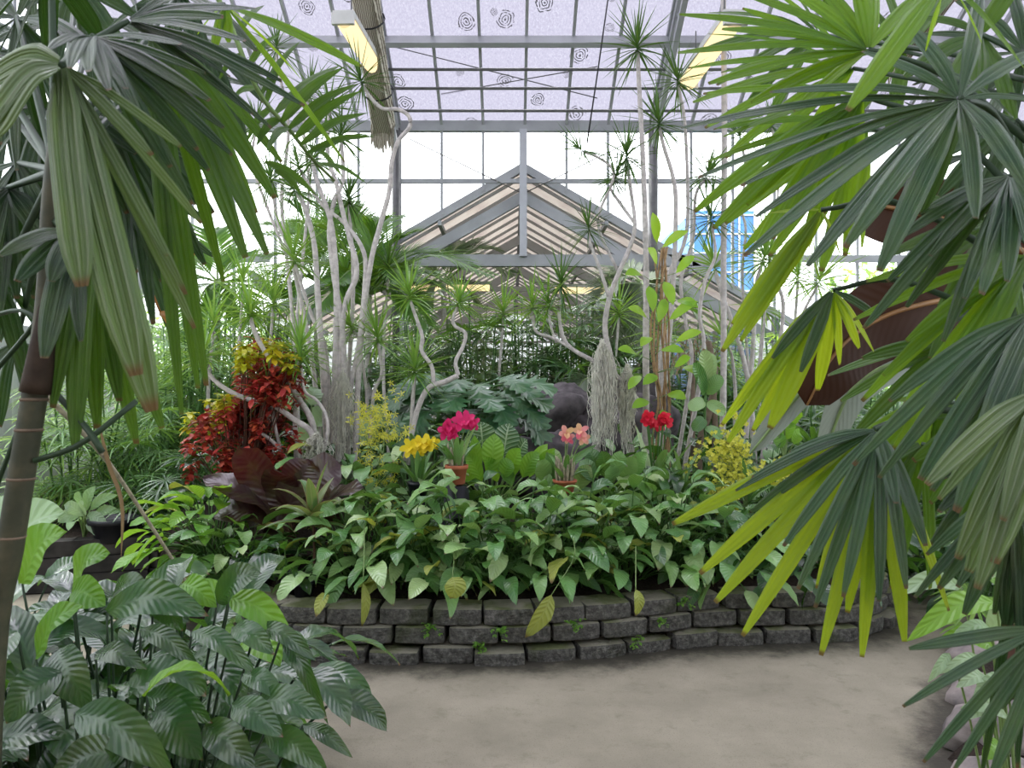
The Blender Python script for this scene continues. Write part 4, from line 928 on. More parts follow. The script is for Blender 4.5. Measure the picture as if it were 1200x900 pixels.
t = orchid('orchid', 'bright yellow ruffled orchid low at the left of the magenta one', 490, 585, 5.15, [(481,524,1.2),(492,519,1.1),(502,522,1.3),(490,528),(508,519,.9)], 'yellow', 'black_pot', 12, .25, R, .07, .12, 0, .062, 'yellow ruffled orchid')
c = P(768, 590, 5.5); R = random.Random(64)
t = thing('red_flowering_plant', 'strap-leaved plant with a tight cluster of crimson flowers beside the moss', 'plant', tuple(c)); lv, st, bl = MB(), MB(), MB()
for i in range(16):
    az = i * 2.4; tl = .2 + .8 * i / 16; leaf(lv, c, V(math.cos(az) * math.sin(tl), math.sin(az) * math.sin(tl), math.cos(tl)), R.uniform(.4, .62), .095, lance, R.uniform(.3, 1.1), ns=10, nc=4, fold=.3, rnd=R.random())
lv.build('foliage', M['lily'], t)
for i in range(11):
    e = P(757 + R.uniform(0, 26), 488 + R.uniform(0, 14), 5.4 + R.uniform(-.06, .06)); st.tube(spline([c, (c + e) / 2, e], 6), .004, 4); bl = MB(); petal_flower(bl, e, V(R.uniform(-.8, .8), -1, R.uniform(-.3, .8)), R, .05, 5, .8); bl.build('bloom', M['red'], t)
st.build('flower_stalks', M['petiole'], t)
def dancing(label, base, Y, sprays, R, mat='lemon', per=26, fr=.02, pot=None, leaves=10, spread=.06, wid=.62):
    c = P(*base, Y); t = thing('spray_orchid', label, 'orchid', tuple(c)); lv, st, bl = MB(), MB(), MB()
    for i in range(leaves):
        az = i * 2.4; tl = R.uniform(.2, .9); leaf(lv, c + V(0,0,.08), V(math.cos(az) * math.sin(tl), math.sin(az) * math.sin(tl), math.cos(tl)), R.uniform(.25, .4), .035, strap, .7, ns=7, nc=2, fold=.4, rnd=R.random())
    lv.build('foliage', M['lily'], t)
    for s in sprays:
        q = spline([c] + [P(x, y, Y - .05) for x, y in s], 24); st.tube(q, .003, 4)
        for i in range(per):
            j = R.randint(9, 23); p = q[j] + V(R.gauss(0, spread), R.gauss(0, spread * .7), R.gauss(0, spread)); st.tube([q[j], p], .0012, 3, cap=False)
            face = nz(V(R.uniform(-.7, .7), -1, R.uniform(-.3, .6))); a = nz(np.cross(face, (0, .2, 1))); b2 = np.cross(face, a)
            for k in range(5):
                an = k * 1.2566 + R.uniform(-.2, .2); d = a * math.cos(an) + b2 * math.sin(an) + face * .2; l = fr * R.uniform(.8, 1.3) * (1.25 if k == 0 else 1)
                leaf(bl, p, d, l, l * wid, oval, .2, face, ns=2, nc=2, rnd=R.random())
    st.build('flower_stalks', M['petiole_pale'], t); bl.build('blossoms', M[mat], t)
    if pot: nursery_pot(t, c + V(0, 0, -pot[1]), pot[0], pot[1])
    return t
dancing('spray orchid with a hanging cloud of tiny lemon flowers at the right of the bed', (876, 606), 5.1, [[(868,560),(858,530),(850,515),(845,520)], [(872,560),(862,525),(868,535),(868,560)], [(865,570),(850,560),(846,575),(848,600)], [(872,560),(845,540),(838,536)], [(868,560),(858,545),(856,585),(858,610)]], random.Random(71), 'lemon', 90, .016, (.17, .15), 16, .042)
dancing('smaller spray orchid with pale yellow flowers under the palm fan at right', (905, 600), 5.25, [[(905,570),(912,550),(918,545)], [(900,570),(902,555),(896,553)], [(915,570),(922,552),(925,548)], [(900,580),(868,520),(862,492),(858,488)]], random.Random(72), 'lemon', 16, .02, None, 8, .04)
dancing('spray orchid with loose pale yellow sprays left of the yellow ruffled orchid', (440, 610), 5.5, [[(445,540),(440,500),(438,480),(430,478)], [(448,540),(452,495),(446,478),(452,470)], [(445,550),(432,520),(424,505)], [(445,560),(440,560),(445,590),(446,600)], [(445,560),(455,560),(458,575),(450,592)], [(446,540),(430,490),(424,486)], [(446,530),(462,500),(468,520)]], random.Random(73), 'lemon', 24, .030, None, 14, .06, .26)
dancing('faint spray of greenish yellow flowers left of the lemon orchid cloud', (800, 590), 5.4, [[(805,555),(818,535),(828,522)], [(800,555),(822,525),(836,512)]], random.Random(74), 'lemon', 10, .018, None, 8, .03)
# ---- broad leaves between the orchid pots
def bigleaf(label, base, Y, leaves, mat, R, pet='petiole_pale', name='broad_leaf_plant', prof=ovate, group=None):
    c = P(*base, Y); t = thing(name, label, 'plant', tuple(c), group); mb, st = MB(), MB()
    for (a, b, W) in leaves:
        p0 = P(*a, Y + R.uniform(-.08, .05)); p1 = P(*b, Y + R.uniform(-.15, .02)); mid = spline([p0, (p0 + p1) / 2 + V(0, -.02, .03), p1], 9)
        surf(mb, mid, V(R.uniform(-.4, .4), -1, R.uniform(.1, .7)), W, prof, .25, 4, R.random(), wav=.04); st.tube(spline([c, (c + p0) / 2 + V(0, .01, 0), p0], 6), .006, 5)
    mb.build('foliage', M[mat], t); st.build('stalks', M[pet], t); return t
bigleaf('plant with white-veined grey-green heart leaves behind the orchid pots', (575,590), 5.5, [((566,530),(563,494),.21),((590,535),(597,496),.19),((560,535),(545,512),.14),((605,540),(618,515),.14)], 'veined', random.Random(81), name='white_veined_plant')
bigleaf('bright green upright broad-leaved plant between the two terracotta pots', (578,600), 5.3, [((576,555),(580,508),.16),((560,560),(556,510),.10),((597,560),(610,525),.14),((590,560),(600,540),.12),((565,565),(545,530),.10),((612,560),(632,530),.12),((620,560),(642,520),.10),((630,565),(650,525),.12),((600,570),(585,540),.12),((555,570),(540,545),.11),((640,570),(637,540),.10),((583,565),(568,535),.10)], 'lily_lit', random.Random(82))
bigleaf('green broad-leaved plant between the pink orchid and the moss curtain', (710,590), 5.3, [((700,560),(690,525),.13),((710,560),(705,528),.12),((720,560),(728,528),.12),((730,565),(745,535),.13),((695,565),(680,540),.12),((740,560),(758,530),.12),((715,570),(716,545),.13)], 'lily', random.Random(83))
bigleaf('dull green broad leaves around the pink orchid pot', (650,600), 5.25, [((650,560),(648,525),.13),((640,565),(630,540),.13),((655,570),(640,530),.11),((676,575),(692,545),.13),((645,575),(628,560),.13),((645,570),(700,520),.06)], 'lily', random.Random(84))
bigleaf('pale heart-leaved clump behind the croton and the trunks', (360,560), 6.2, [((365,475),(372,455),.25),((345,480),(335,460),.22),((372,500),(385,480),.2),((362,520),(352,500),.24),((375,540),(390,520),.2),((430,520),(425,490),.2),((440,500),(450,480),.2)], 'mint', random.Random(85))
# ---- split-leaf plant
R = random.Random(90); c = P(548, 490, 6.5); t = thing('split_leaf_plant', 'spreading plant with large drooping deeply cut blue-green leaves before the dark rock', 'plant', (c[0], c[1], .5)); mb, st = MB(), MB(); hub = P(550, 500, 6.5)
for i in range(30):
    az = PI * (1.02 + .96 * ((i * .618) % 1)); el = R.uniform(.0, 1.15); d = nz(V(math.cos(az), math.sin(az) * .7, math.sin(el) * 1.1))
    p0 = hub + d * V(R.uniform(.22, .52), R.uniform(.2, .5), R.uniform(.30, .48)) + V(0, 0, R.uniform(.0, .08)); st.tube(spline([hub + V(0, 0, -.3), (hub + p0) / 2 + V(0, 0, .1), p0], 7), .010, 5)
    mid = arc(p0, nz(d * V(1, 1, .3) + V(0, 0, .1)), R.uniform(.34, .46), R.uniform(1.0, 2.0), 60)
    surf(mb, mid, nz(V(d[0] * .3, -.5, 1.)), R.uniform(.27, .34), lobed(6, .9), .10, 8, R.random(), wav=.02, sweep=.45)
mb.build('foliage', M['selloum'], t); st.build('stalks', M['petiole'], t)
# ---- rocks at the heart of the bed
for k, (px, py, Y, r, s, lab) in enumerate([(650,500,7.2,(.42,.32,.30),5,'dark cleft boulder behind the pink orchid'), (690,540,7.0,(.34,.3,.38),6,'dark boulder behind the moss curtain'), (600,545,7.0,(.45,.3,.30),8,'low dark boulder under the split-leaf plant'), (735,500,7.5,(.4,.3,.35),11,'dark boulder between the moss and the tall trunks'), (655,555,6.6,(.5,.3,.25),14,'flat dark rock lying behind the orchid pots')]):
    mb = MB(); c = P(px, py, Y); mb.blob(c, r, s, .30, 30, 40, 2.6); mb.blob(c + V(0, .1, -.35), (r[0] * 1.1, r[1], .5), s + 50, .15); o = solo(mb, 'boulder', M['rock'], lab, 'rock', 'boulders at the heart of the bed')
# ------------------------------------------------------------------ plants behind and beside the island
def lady_palm(label, x, y, z, H, canes, fans, R, mat='cane_leaf', rad=.34, W=.032, k=8, group='lady palms', sp=.35, spread=1.7, lo=.02, name='lady_palm'):
    t = thing(name, label, 'palm', (x, y, z), group); lv, st = MB(), MB(); tops = []
    for i in range(canes):
        a = R.uniform(0, 6.28); r = R.uniform(.02, sp * .6); b = V(x + r * math.cos(a), y + r * math.sin(a), z); h = H * R.uniform(.7, 1.0)
        e = b + V(math.cos(a) * sp * R.uniform(.1, .9), math.sin(a) * sp * R.uniform(.1, .9), h); q = spline([b, (b + e) / 2 + V(0, 0, .05), e], 8); st.tube(q, np.linspace(.009, .007, 8), 5); tops.append(q)
    for i in range(fans):
        q = tops[i % canes]; f = lo + (1 - lo) * ((i // canes + R.random()) / max(1, fans / canes)); j = min(7, int(f * 7)); p = q[j]
        az = R.uniform(0, 6.28); out = V(math.cos(az), math.sin(az), 0); d = nz(out + V(0, 0, R.uniform(.1, 1.1))); l = R.uniform(.18, .42) * rad / .34
        s = arc(p, d, l, .5, 4); st.tube(s, .004, 3, cap=False); e = nz(s[-1] - s[-2])
        autofan(lv, s[-1], e, nz(V(0, 0, 1) - e * e[2] + V(0, -.35, 0)), R, rad * R.uniform(.8, 1.1), k, W, spread, .8, 4, 2)
    lv.build('foliage', M[mat], t); st.build('canes', M['petiole'], t); return t
N = 500
def LP(label, px, pyb, Y, H, canes, fans, mat='cane_leaf', **k):
    global N
    N += 1; c = P(px, pyb, Y); reach = k.get('sp', .35) + 1.8 * k.get('rad', .34) + .1
    if 8.5 < Y < 10.: Y = min(Y, 9.95 - reach)       # keep clear of the back wall
    if 10. <= Y: Y = max(Y, 10.15 + reach)
    c[0] = max(c[0], X0 + .1 + reach) if Y < 10 else max(WX - WHALF + .1 + reach, min(WX + WHALF - .1 - reach, c[0])); return lady_palm(label, c[0], Y, k.pop('z', .1), H, canes, fans, random.Random(N), mat, **k)
# left bed, by the white wall
LP('light green lady palm closest to the white ribbed wall at the left', 92, 620, 6.6, 1.35, 9, 60, 'cane_leaf_lit', rad=.30, W=.017, k=13, spread=2.6, z=.33)
LP('dense dark lady palm over the timber edging left of the croton', 165, 620, 6.5, 1.0, 9, 64, 'cane_leaf_mid', rad=.31, W=.017, k=14, spread=2.6, z=.33)
LP('tall lady palm at the back of the left bed, between trunk and croton', 200, 600, 7.4, 1.9, 10, 66, 'cane_leaf_mid', rad=.32, W=.018, k=13, spread=2.6, z=.33)
LP('lady palm filling the corner behind the dark palm trunk', 120, 600, 7.9, 2.1, 9, 60, 'cane_leaf_lit', rad=.32, W=.018, k=12, spread=2.5, z=.33)
LP('dusky lady palm right behind the red croton', 245, 600, 7.6, 1.9, 10, 66, 'cane_leaf_mid', rad=.34, W=.02, k=12, spread=2.4, z=.33)
LP('tall shadowy lady palm behind the writhing dragon tree', 300, 600, 8.6, 2.2, 9, 54, 'cane_leaf_mid', rad=.36, W=.024, k=10, spread=2.2)
LP('dark low lady palm between croton and timber edging', 205, 640, 6.3, .7, 8, 44, 'cane_leaf', rad=.28, W=.018, k=12, spread=2.5, z=.33)
LP('tall bright lady palm at the back left between croton and pale trunks', 300, 560, 9.0, 2.75, 10, 80, 'cane_leaf_lit', rad=.4, W=.022, k=12, spread=2.4)
LP('bright lady palm behind the left side of the pale trunk clump', 345, 560, 8.9, 2.6, 10, 80, 'cane_leaf_lit', rad=.38, W=.022, k=12, spread=2.4)
LP('bright lady palm behind the croton at the back wall', 250, 560, 9.2, 2.7, 10, 80, 'cane_leaf_lit', rad=.4, W=.022, k=12, spread=2.4)
LP('bright lady palm near the back left corner of the glasshouse', 200, 560, 9.3, 2.7, 10, 76, 'cane_leaf_lit', rad=.4, W=.022, k=12, spread=2.4)
LP('leafy lady palm behind the smooth curving trunk', 440, 560, 9.3, 2.4, 10, 76, 'cane_leaf_mid', rad=.38, W=.03, k=10, spread=2.2)
LP('leafy lady palm at the back wall right of the vine', 830, 560, 9.3, 2.3, 10, 70, 'cane_leaf_lit', rad=.38, W=.024, k=11, spread=2.2)
LP('leafy lady palm at the back wall behind the slim trunks', 900, 560, 9.4, 2.3, 10, 70, 'cane_leaf_lit', rad=.38, W=.024, k=11, spread=2.2)
LP('leafy lady palm at the back wall under the banana leaf', 975, 560, 9.3, 1.9, 10, 66, 'cane_leaf_mid', rad=.38, W=.028, k=10, spread=2.2)
for k, (px, Y, H, mt, lab) in enumerate([(215, 8.9, 1.3, 'cane_leaf_mid', 'low bushy lady palm at the back wall behind the croton'), (275, 8.7, 1.3, 'cane_leaf_mid', 'low bushy lady palm behind the writhing dragon tree'), (325, 9.5, 1.5, 'cane_leaf', 'low bushy lady palm at the left jamb of the wing'), (385, 9.4, 1.5, 'cane_leaf', 'low bushy lady palm behind the pale trunk clump'), (455, 9.7, 1.5, 'cane_leaf', 'low bushy lady palm behind the zigzag stems'), (590, 9.9, 1.6, 'cane_leaf', 'low bushy lady palm under the central post'),
    (650, 9.9, 1.6, 'cane_leaf', 'low bushy lady palm under the right strip light'), (725, 9.7, 1.5, 'cane_leaf', 'low bushy lady palm at the back behind the moss'), (790, 9.5, 1.5, 'cane_leaf_mid', 'low bushy lady palm at the back behind the dried tuft'), (850, 9.6, 1.4, 'cane_leaf_mid', 'low bushy lady palm at the right jamb of the wing'), (915, 9.5, 1.4, 'cane_leaf', 'low bushy lady palm at the back wall behind the bromeliad'), (985, 9.5, 1.4, 'cane_leaf', 'low bushy lady palm at the back wall under the banana leaves'), (1050, 9.3, 1.5, 'cane_leaf', 'low bushy lady palm at the back wall far right'), (140, 9.2, 1.5, 'cane_leaf_mid', 'low bushy lady palm in the back left corner'), (535, 14.5, 2.4, 'cane_leaf', 'deep wing lady palm left of the post'), (620, 15., 2.4, 'cane_leaf', 'deep wing lady palm in the middle of the aisle'), (690, 14.5, 2.4, 'cane_leaf', 'deep wing lady palm right of the post')]):
    LP(lab, px, 560, Y, H, 9, 70, mt, rad=.40, W=.038 if mt == 'cane_leaf' else .026, k=9, spread=2.0, sp=.6, group='bushy lady palms along the back')
# centre back
LP('dark lady palm directly left of the central post, behind the split-leaf plant', 560, 560, 9.1, 2.6, 14, 90, 'cane_leaf', rad=.38, W=.045)
LP('dark lady palm right below the central post', 620, 560, 9.0, 2.55, 14, 90, 'cane_leaf', rad=.38, W=.045)
LP('dark lady palm behind the boulders, left of the moss', 675, 560, 9.2, 2.55, 14, 90, 'cane_leaf', rad=.38, W=.045)
LP('lighter lady palm in front of the darker ones above the cleft boulder', 640, 560, 8.3, 1.4, 9, 40, 'cane_leaf_mid', rad=.34, W=.042)
LP('low dark lady palm over the boulders', 700, 560, 8.0, 1.3, 9, 46, 'cane_leaf', rad=.34, W=.04)
LP('dark lady palm behind the moss curtain and the vine trunk', 745, 560, 8.9, 2.2, 11, 64, 'cane_leaf', rad=.38, W=.045)
LP('dark lady palm between the pale trunks and the split-leaf plant', 480, 560, 8.8, 2.4, 12, 76, 'cane_leaf', rad=.38, W=.04)
LP('low lady palm under the feather palm at left', 430, 570, 8.3, 1.9, 11, 66, 'cane_leaf', rad=.36, W=.035)
LP('lady palm behind the foot of the pale trunks', 350, 580, 8.2, 1.5, 9, 50, 'cane_leaf_mid', rad=.34, W=.03)
LP('pale lady palm in the wing doorway right of the post', 690, 560, 11.0, 2.6, 10, 60, 'cane_leaf_mid', rad=.42, W=.05)
LP('pale lady palm in the wing doorway left of the post', 540, 560, 11.2, 2.6, 10, 60, 'cane_leaf_mid', rad=.42, W=.05)
LP('dim lady palm further inside the wing left of the post', 575, 540, 13.0, 2.6, 10, 60, 'cane_leaf', rad=.45, W=.055)
LP('dim lady palm further inside the wing right of the post', 655, 540, 13.2, 2.6, 10, 60, 'cane_leaf', rad=.45, W=.055)
LP('dim lady palm inside the wing behind the moss curtain', 720, 540, 12.6, 2.5, 10, 60, 'cane_leaf', rad=.45, W=.055)
LP('dim lady palm inside the wing behind the thin arching stem', 505, 540, 12.6, 2.5, 10, 60, 'cane_leaf', rad=.45, W=.055)
# right
LP('lady palm behind the vine-wrapped trunk at right', 800, 560, 8.6, 2.1, 11, 66, 'cane_leaf_mid', rad=.36, W=.035)
LP('lady palm behind the slim straight trunks', 860, 560, 8.4, 2.1, 11, 66, 'cane_leaf_mid', rad=.36, W=.035)
LP('shadowy lady palm beside the red bromeliad', 930, 570, 7.6, 1.45, 10, 56, 'cane_leaf', rad=.36, W=.03)
LP('lady palm under the brown banana leaf', 1000, 570, 7.0, 1.35, 10, 56, 'cane_leaf', rad=.34, W=.03)
LP('dark lady palm at the far right behind the silvery fan blades', 1080, 590, 6.4, 1.5, 10, 56, 'cane_leaf', rad=.36, W=.032)
LP('dark lady palm at the right edge behind the big grey blades', 1170, 600, 5.9, 1.6, 10, 56, 'cane_leaf', rad=.36, W=.034)
LP('small variegated yellowish palm glimpsed between the grey blades', 1160, 560, 4.5, 1.2, 4, 18, 'cane_leaf_lit', rad=.22, W=.02, k=10)
LP('low dark palm at the far bend of the path', 1010, 640, 6.6, .7, 8, 44, 'cane_leaf', rad=.3, W=.03)
LP('low leafy palm over the path edge at right', 1090, 650, 5.6, .6, 7, 40, 'cane_leaf', rad=.28, W=.03)
LP('lady palm at the right behind the pale trunk pair', 930, 560, 9.2, 1.8, 8, 46, 'cane_leaf_mid', rad=.36, W=.03)

def feather_palm(label, px, pyc, Y, tips, LL, n, R, mat='feather', W=.03, trunkr=.035, base=0.1, group='feather palms'):
    c = P(px, pyc, Y); t = thing('feather_palm', label, 'palm', (c[0], Y, base), group)
    mb = MB(); mb.tube(spline([(c[0] + .05, Y, base), (c[0], Y, (base + c[2]) / 2), c], 10), np.linspace(trunkr * 1.2, trunkr, 10), 8); mb.build('trunk', M['bark'], t)
    for tp in tips:
        e = P(tp[0], tp[1], Y + (tp[2] if len(tp) > 2 else 0)); L = np.linalg.norm(e - c)
        mid = spline([c, c + (e - c) * .5 + V(0, 0, L * .22), e], 20)
        mb = MB(); pinnate(mb, mid, nz(V(0, -.35, 1)), R, LL, n, W, .5); f = mb.build('frond', M[mat], t)
        mb = MB(); mb.tube(mid, np.linspace(.013, .004, 20), 5); mb.build('midrib', M['petiole_pale'], f)
feather_palm('bright feather palm arching behind the clump of pale trunks left of the post', 432, 345, 8.2, [(410,255,.5),(440,265,-.2),(545,345,.5),(480,330,-.7),(395,330,-.8),(330,225,.3),(300,275,-.4),(352,260,-.6),(395,238,.3),(478,275,-.2),(525,300,.2),(575,322,-.3),(500,380,-.5),(372,360,-.7),(560,370,.4),(455,255,.6),(320,330,.5)], .42, 46, random.Random(551), 'feather', .021)
feather_palm('second bright feather palm further left behind the pale trunks', 372, 330, 8.9, [(320,262,.2),(345,240,-.3),(400,250,.3),(428,285,-.3),(310,300,-.4),(440,320,.2),(330,345,-.5),(415,355,-.4),(380,270,.5),(295,335,.4)], .42, 46, random.Random(556), 'feather', .021)
feather_palm('darker feather palm inside the mouth of the wing at left', 520, 330, 10.8, [(455,300),(580,292,.2),(600,320,-.3),(490,360,-.3),(560,355,.4),(470,335,.5),(545,285,.4)], .5, 30, random.Random(552), 'cane_leaf')
feather_palm('grey-green feather palm drooping under the wing beam right of the post', 752, 330, 9.3, [(700,352,-.3),(682,400,-.3),(722,420,-.2),(800,350,.2),(830,395,.3),(760,400,-.6),(712,325,.4),(695,470,-.5)], .5, 34, random.Random(553), 'feather_grey', .028)
feather_palm('feather palm far left behind the hanging dark blades', 255, 330, 8.6, [(185,300),(205,350,-.4),(300,300,.3),(330,345,-.3),(250,270,.4),(220,400,-.5),(290,380,-.4)], .45, 32, random.Random(554))
feather_palm('tuft of grey drooping fronds behind the moss curtain', 700, 445, 7.9, [(672,462,-.2),(668,490,-.3),(690,500,-.3),(726,470,-.2),(740,440,.2)], .3, 26, random.Random(555), 'feather_grey', .02, .04)
# spiky grass-leaved heads rising in the middle distance
for k, (px, py, Y, L, n, mt, lab) in enumerate([(590,372,8.4,.45,44,'drac_lit','strap-leaved head in front of the lady palms below the left strip light'), (725,372,8.6,.45,44,'drac_lit','strap-leaved head under the right strip light'), (775,395,7.4,.4,40,'drac_lit','strap-leaved head behind the climbing vine'),
                                                (320,360,7.6,.42,50,'drac_lit','spiky light green head left of the pale trunk clump'), (285,335,7.8,.42,50,'drac_lit','spiky light green head between the hanging dark blades and the pale trunks'), (455,318,7.8,.4,50,'drac','spiky head to the right of the smooth curving trunk'), (935,330,7.8,.42,46,'drac_lit','spiky light green head beside the brown banana leaf'), (895,365,7.7,.42,46,'drac_lit','spiky head behind the yellow-green hanging blades'), (250,385,7.2,.4,46,'drac_lit','spiky head above the croton at left'), (405,330,7.8,.4,46,'drac_lit','spiky head within the pale trunk clump')]):
    c = P(px, py, Y); t = thing('dragon_tree', lab, 'dragon tree', (c[0], Y, .2), 'small dragon trees in the middle distance'); mb = MB(); q = spline([(c[0] + .06, Y, .2), (c[0] - .05, Y, c[2] * .6), c], 10); mb.tube(q, np.linspace(.022, .014, 10), 6); s = mb.build('trunk', M['bark'], t)
    mb = MB(); rosette(mb, c, V(0, 0, 1), random.Random(600 + k), L * 1.1, n, .024, .9, .45); mb.build('leaf_head', M[mt], s)
# dried tuft, red bromeliad, round-leaved plant, low plants
R = random.Random(620); c = P(812, 402, 6.6); t = thing('dry_tuft', 'tuft of dried orange-brown fronds caught among the trunks right of the vine', 'plant', tuple(c)); mb = MB()
for i in range(120): leaf(mb, c + V(R.uniform(-.25, .2), R.uniform(-.1, .1), R.uniform(-.12, .06)), V(R.uniform(-1, 1), R.uniform(-.8, .3), R.uniform(-.4, .5)), R.uniform(.2, .4), .012, strap, 1.0, ns=4, nc=1, rnd=R.random())
mb.build('fronds', M['dry'], t); mb = MB(); mb.tube([(c[0], c[1], .3), c + V(0, 0, -.05)], .02, 6); mb.build('stem', M['bark_brown'], t)
R = random.Random(621); c = P(955, 520, 5.9); t = thing('bromeliad', 'bromeliad with a single red flower spike against the dark foliage at right', 'plant', tuple(c)); lv = MB(); fl = MB(); st = MB()
for i in range(16):
    az = i * 2.4; leaf(lv, c + V(0,0,-.1), V(math.cos(az) * .5, math.sin(az) * .5, 1), R.uniform(.3, .45), .05, strap, .9, ns=7, nc=2, fold=.4, rnd=R.random())
lv.build('foliage', M['cane_leaf'], t); e = P(945, 451, 5.7); st.tube(spline([c, (c + e) / 2, P(956, 452, 5.75)], 6), .007, 5); st.build('flower_stalk', M['petiole'], t)
for i in range(26): leaf(fl, P(957 - i * .55, 451 + R.uniform(-2, 2), 5.7), V(-1, R.uniform(-.6, .3), R.uniform(-.35, .35)), .085, .024, lance, .1, ns=4, nc=2, fold=.4, rnd=R.random())
fl.build('flower_spike', M['pink'] if 0 else M['red'], t)
bigleaf('climber with round light green leaves below the red bromeliad flower', (920,540), 5.7, [((915,495),(905,475),.12),((920,490),(928,467),.11),((925,500),(938,480),.1),((912,505),(902,495),.1),((922,515),(924,495),.1),((930,520),(938,508),.09),((915,525),(908,512),.1)], 'lily_lit', random.Random(622), name='round_leaved_climber', prof=oval)
bigleaf('grey-green low plant on the timber-edged bed left of the black pot', (98,632), 5.75, [((98,605),(75,592),.10),((100,600),(112,570),.09),((105,598),(138,580),.08),((100,608),(125,612),.09),((95,610),(80,622),.10),((104,606),(112,628),.09),((98,600),(92,575),.09),((110,604),(142,600),.08),((92,606),(68,612),.1),((100,604),(98,588),.08)], 'mint', random.Random(623), name='grey_leaved_plant')
c = P(134, 634, 5.75); c[2] = .33; t = thing('nursery_pot', 'wide black nursery pot on the timber-edged bed under the lady palms', 'pot', tuple(c)); nursery_pot(t, c, .17, .17, name='body')
for k, (px, py, Y, lab) in enumerate([(1010,655,6.0,'dark leafy clump at the far bend of the path'), (960,650,5.6,'dark leafy clump behind the right end of the island'), (1085,640,5.6,'dark leafy clump on the right border by the path bend'), (1150,660,4.9,'dark leafy clump behind the silvery arum'), (1040,600,6.9,'dark leafy clump deep under the palm fans at right')]):
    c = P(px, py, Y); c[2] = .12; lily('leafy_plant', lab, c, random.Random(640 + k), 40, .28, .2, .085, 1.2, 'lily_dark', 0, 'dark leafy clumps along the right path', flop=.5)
for k, (x, y, lab) in enumerate([(-1.6,6.2,'leafy plant under the writhing dragon tree, behind the burgundy leaves'), (-.9,6.6,'leafy plant at the foot of the pale trunks'), (-.2,6.0,'leafy plant under the split-leaf plant behind the orchids'), (.9,6.3,'leafy plant behind the moss curtain'), (1.6,6.3,'leafy plant at the foot of the slim straight trunks'), (2.0,6.0,'leafy plant behind the lemon orchid cloud'), (-2.1,6.0,'leafy plant below the croton'), (-.6,5.5,'leafy plant around the yellow sprays'), (1.25,5.6,'leafy plant below the red flower cluster'), (-1.2,5.5,'leafy plant behind the ti plant')]):
    lily('leafy_plant', lab, (x, y, soil_z(x, y)), random.Random(660 + k), 36, .42, .24, .10, 1.0, 'lily' if k % 2 else 'lily_dark', .04, 'leafy plants filling the heart of the bed')
# ------------------------------------------------------------------ near fan palms
def fan(tree, cpx, Y, blades, mat, R, stem=None, W=.042, sag=.12, petm='petiole_dark', facing=(0, -.75, .65), pleat=.03, npl=3, wk=.85, prof=palmb):
    """one fan leaf: centre cpx at distance Y; blades = (tip px, tip py[, dY, width, sag])"""
    c = P(*cpx, Y); mb = MB()
    for b in blades:
        dy = b[2] if len(b) > 2 else R.uniform(-.12, .18); w = (b[3] if len(b) > 3 else W) * R.uniform(.85, 1.05) * wk; sg = (b[4] if len(b) > 4 else sag) * .45
        e = P(b[0], b[1], Y + dy); L = np.linalg.norm(e - c); d = nz(e - c)
        s0 = c + d * .006
        mid = spline([s0, c + (e - c) * .38 + V(0, -.03 * L, sg * L), c + (e - c) * .72 + V(0, -.02 * L, sg * .72 * L), e], 14)
        nr = nz(np.asarray(facing) + V(R.uniform(-.25, .25), 0, R.uniform(-.2, .2)))
        surf(mb, mid, nr, w, prof, .12, 12, R.random(), pleat=pleat, npl=npl, tw=R.uniform(-.25, .25))
    f = mb.build('frond', M[mat], tree)
    if stem:
        q = spline([c] + [P(*s[:2], s[2]) for s in stem], 10); mb = MB(); mb.tube(q, np.linspace(.006, .009, 10), 6); mb.build('petiole', M[petm], f)
    return f
# ---- left: dark fan palm
R = random.Random(700); b0 = P(-12, 800, 1.45)
tl = thing('fan_palm', 'dark fan palm on a ringed cane close by at the left, weathered blades hanging', 'palm', (b0[0], 1.45, .05))
q = spline([(b0[0] - .03, 1.45, .03), P(-12, 800, 1.45), P(12, 640, 1.45), P(33, 510, 1.45), P(46, 430, 1.45), P(56, 350, 1.45), P(64, 220, 1.42), P(80, 90, 1.4)], 40)
mb = MB(); mb.tube(q, np.linspace(.026, .019, 40), 14); tk = mb.build('cane', M['ringed'], tl)
for f in (.30, .37, .44, .50):
    p = spline(q, 200)[int(f * 199)]; mb = MB(); mb.tube([p + V(0, 0, -.003), p, p + V(.0, 0, .003)], [.0235, .0255, .0235], 14); mb.build('node_ring', M['bark_brown'], tk)
mb = MB(); a = q[20:31] + V(.004, -.006, 0); mb.tube(a, np.linspace(.028, .012, 11), 10); mb.build('leaf_sheath', M['sheath'], tl)
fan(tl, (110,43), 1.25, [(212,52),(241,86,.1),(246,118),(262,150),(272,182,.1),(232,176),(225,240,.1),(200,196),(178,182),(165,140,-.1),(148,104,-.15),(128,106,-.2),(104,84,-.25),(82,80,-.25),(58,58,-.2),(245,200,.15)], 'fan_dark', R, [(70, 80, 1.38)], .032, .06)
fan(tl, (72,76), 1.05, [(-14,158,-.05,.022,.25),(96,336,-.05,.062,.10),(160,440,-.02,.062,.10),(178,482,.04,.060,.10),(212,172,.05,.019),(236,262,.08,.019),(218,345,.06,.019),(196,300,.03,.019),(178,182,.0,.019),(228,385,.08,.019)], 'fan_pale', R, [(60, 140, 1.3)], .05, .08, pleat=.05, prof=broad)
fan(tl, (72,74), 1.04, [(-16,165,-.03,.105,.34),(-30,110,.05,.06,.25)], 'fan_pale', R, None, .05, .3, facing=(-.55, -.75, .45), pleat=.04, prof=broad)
fan(tl, (150,24), 1.5, [(357,124,.1),(296,134,.1),(288,48),(330,95,.2),(262,20),(250,-20),(300,10,.2),(270,90),(318,150,.2)], 'fan_dark', R, [(90, 60, 1.45)], .045, .06)
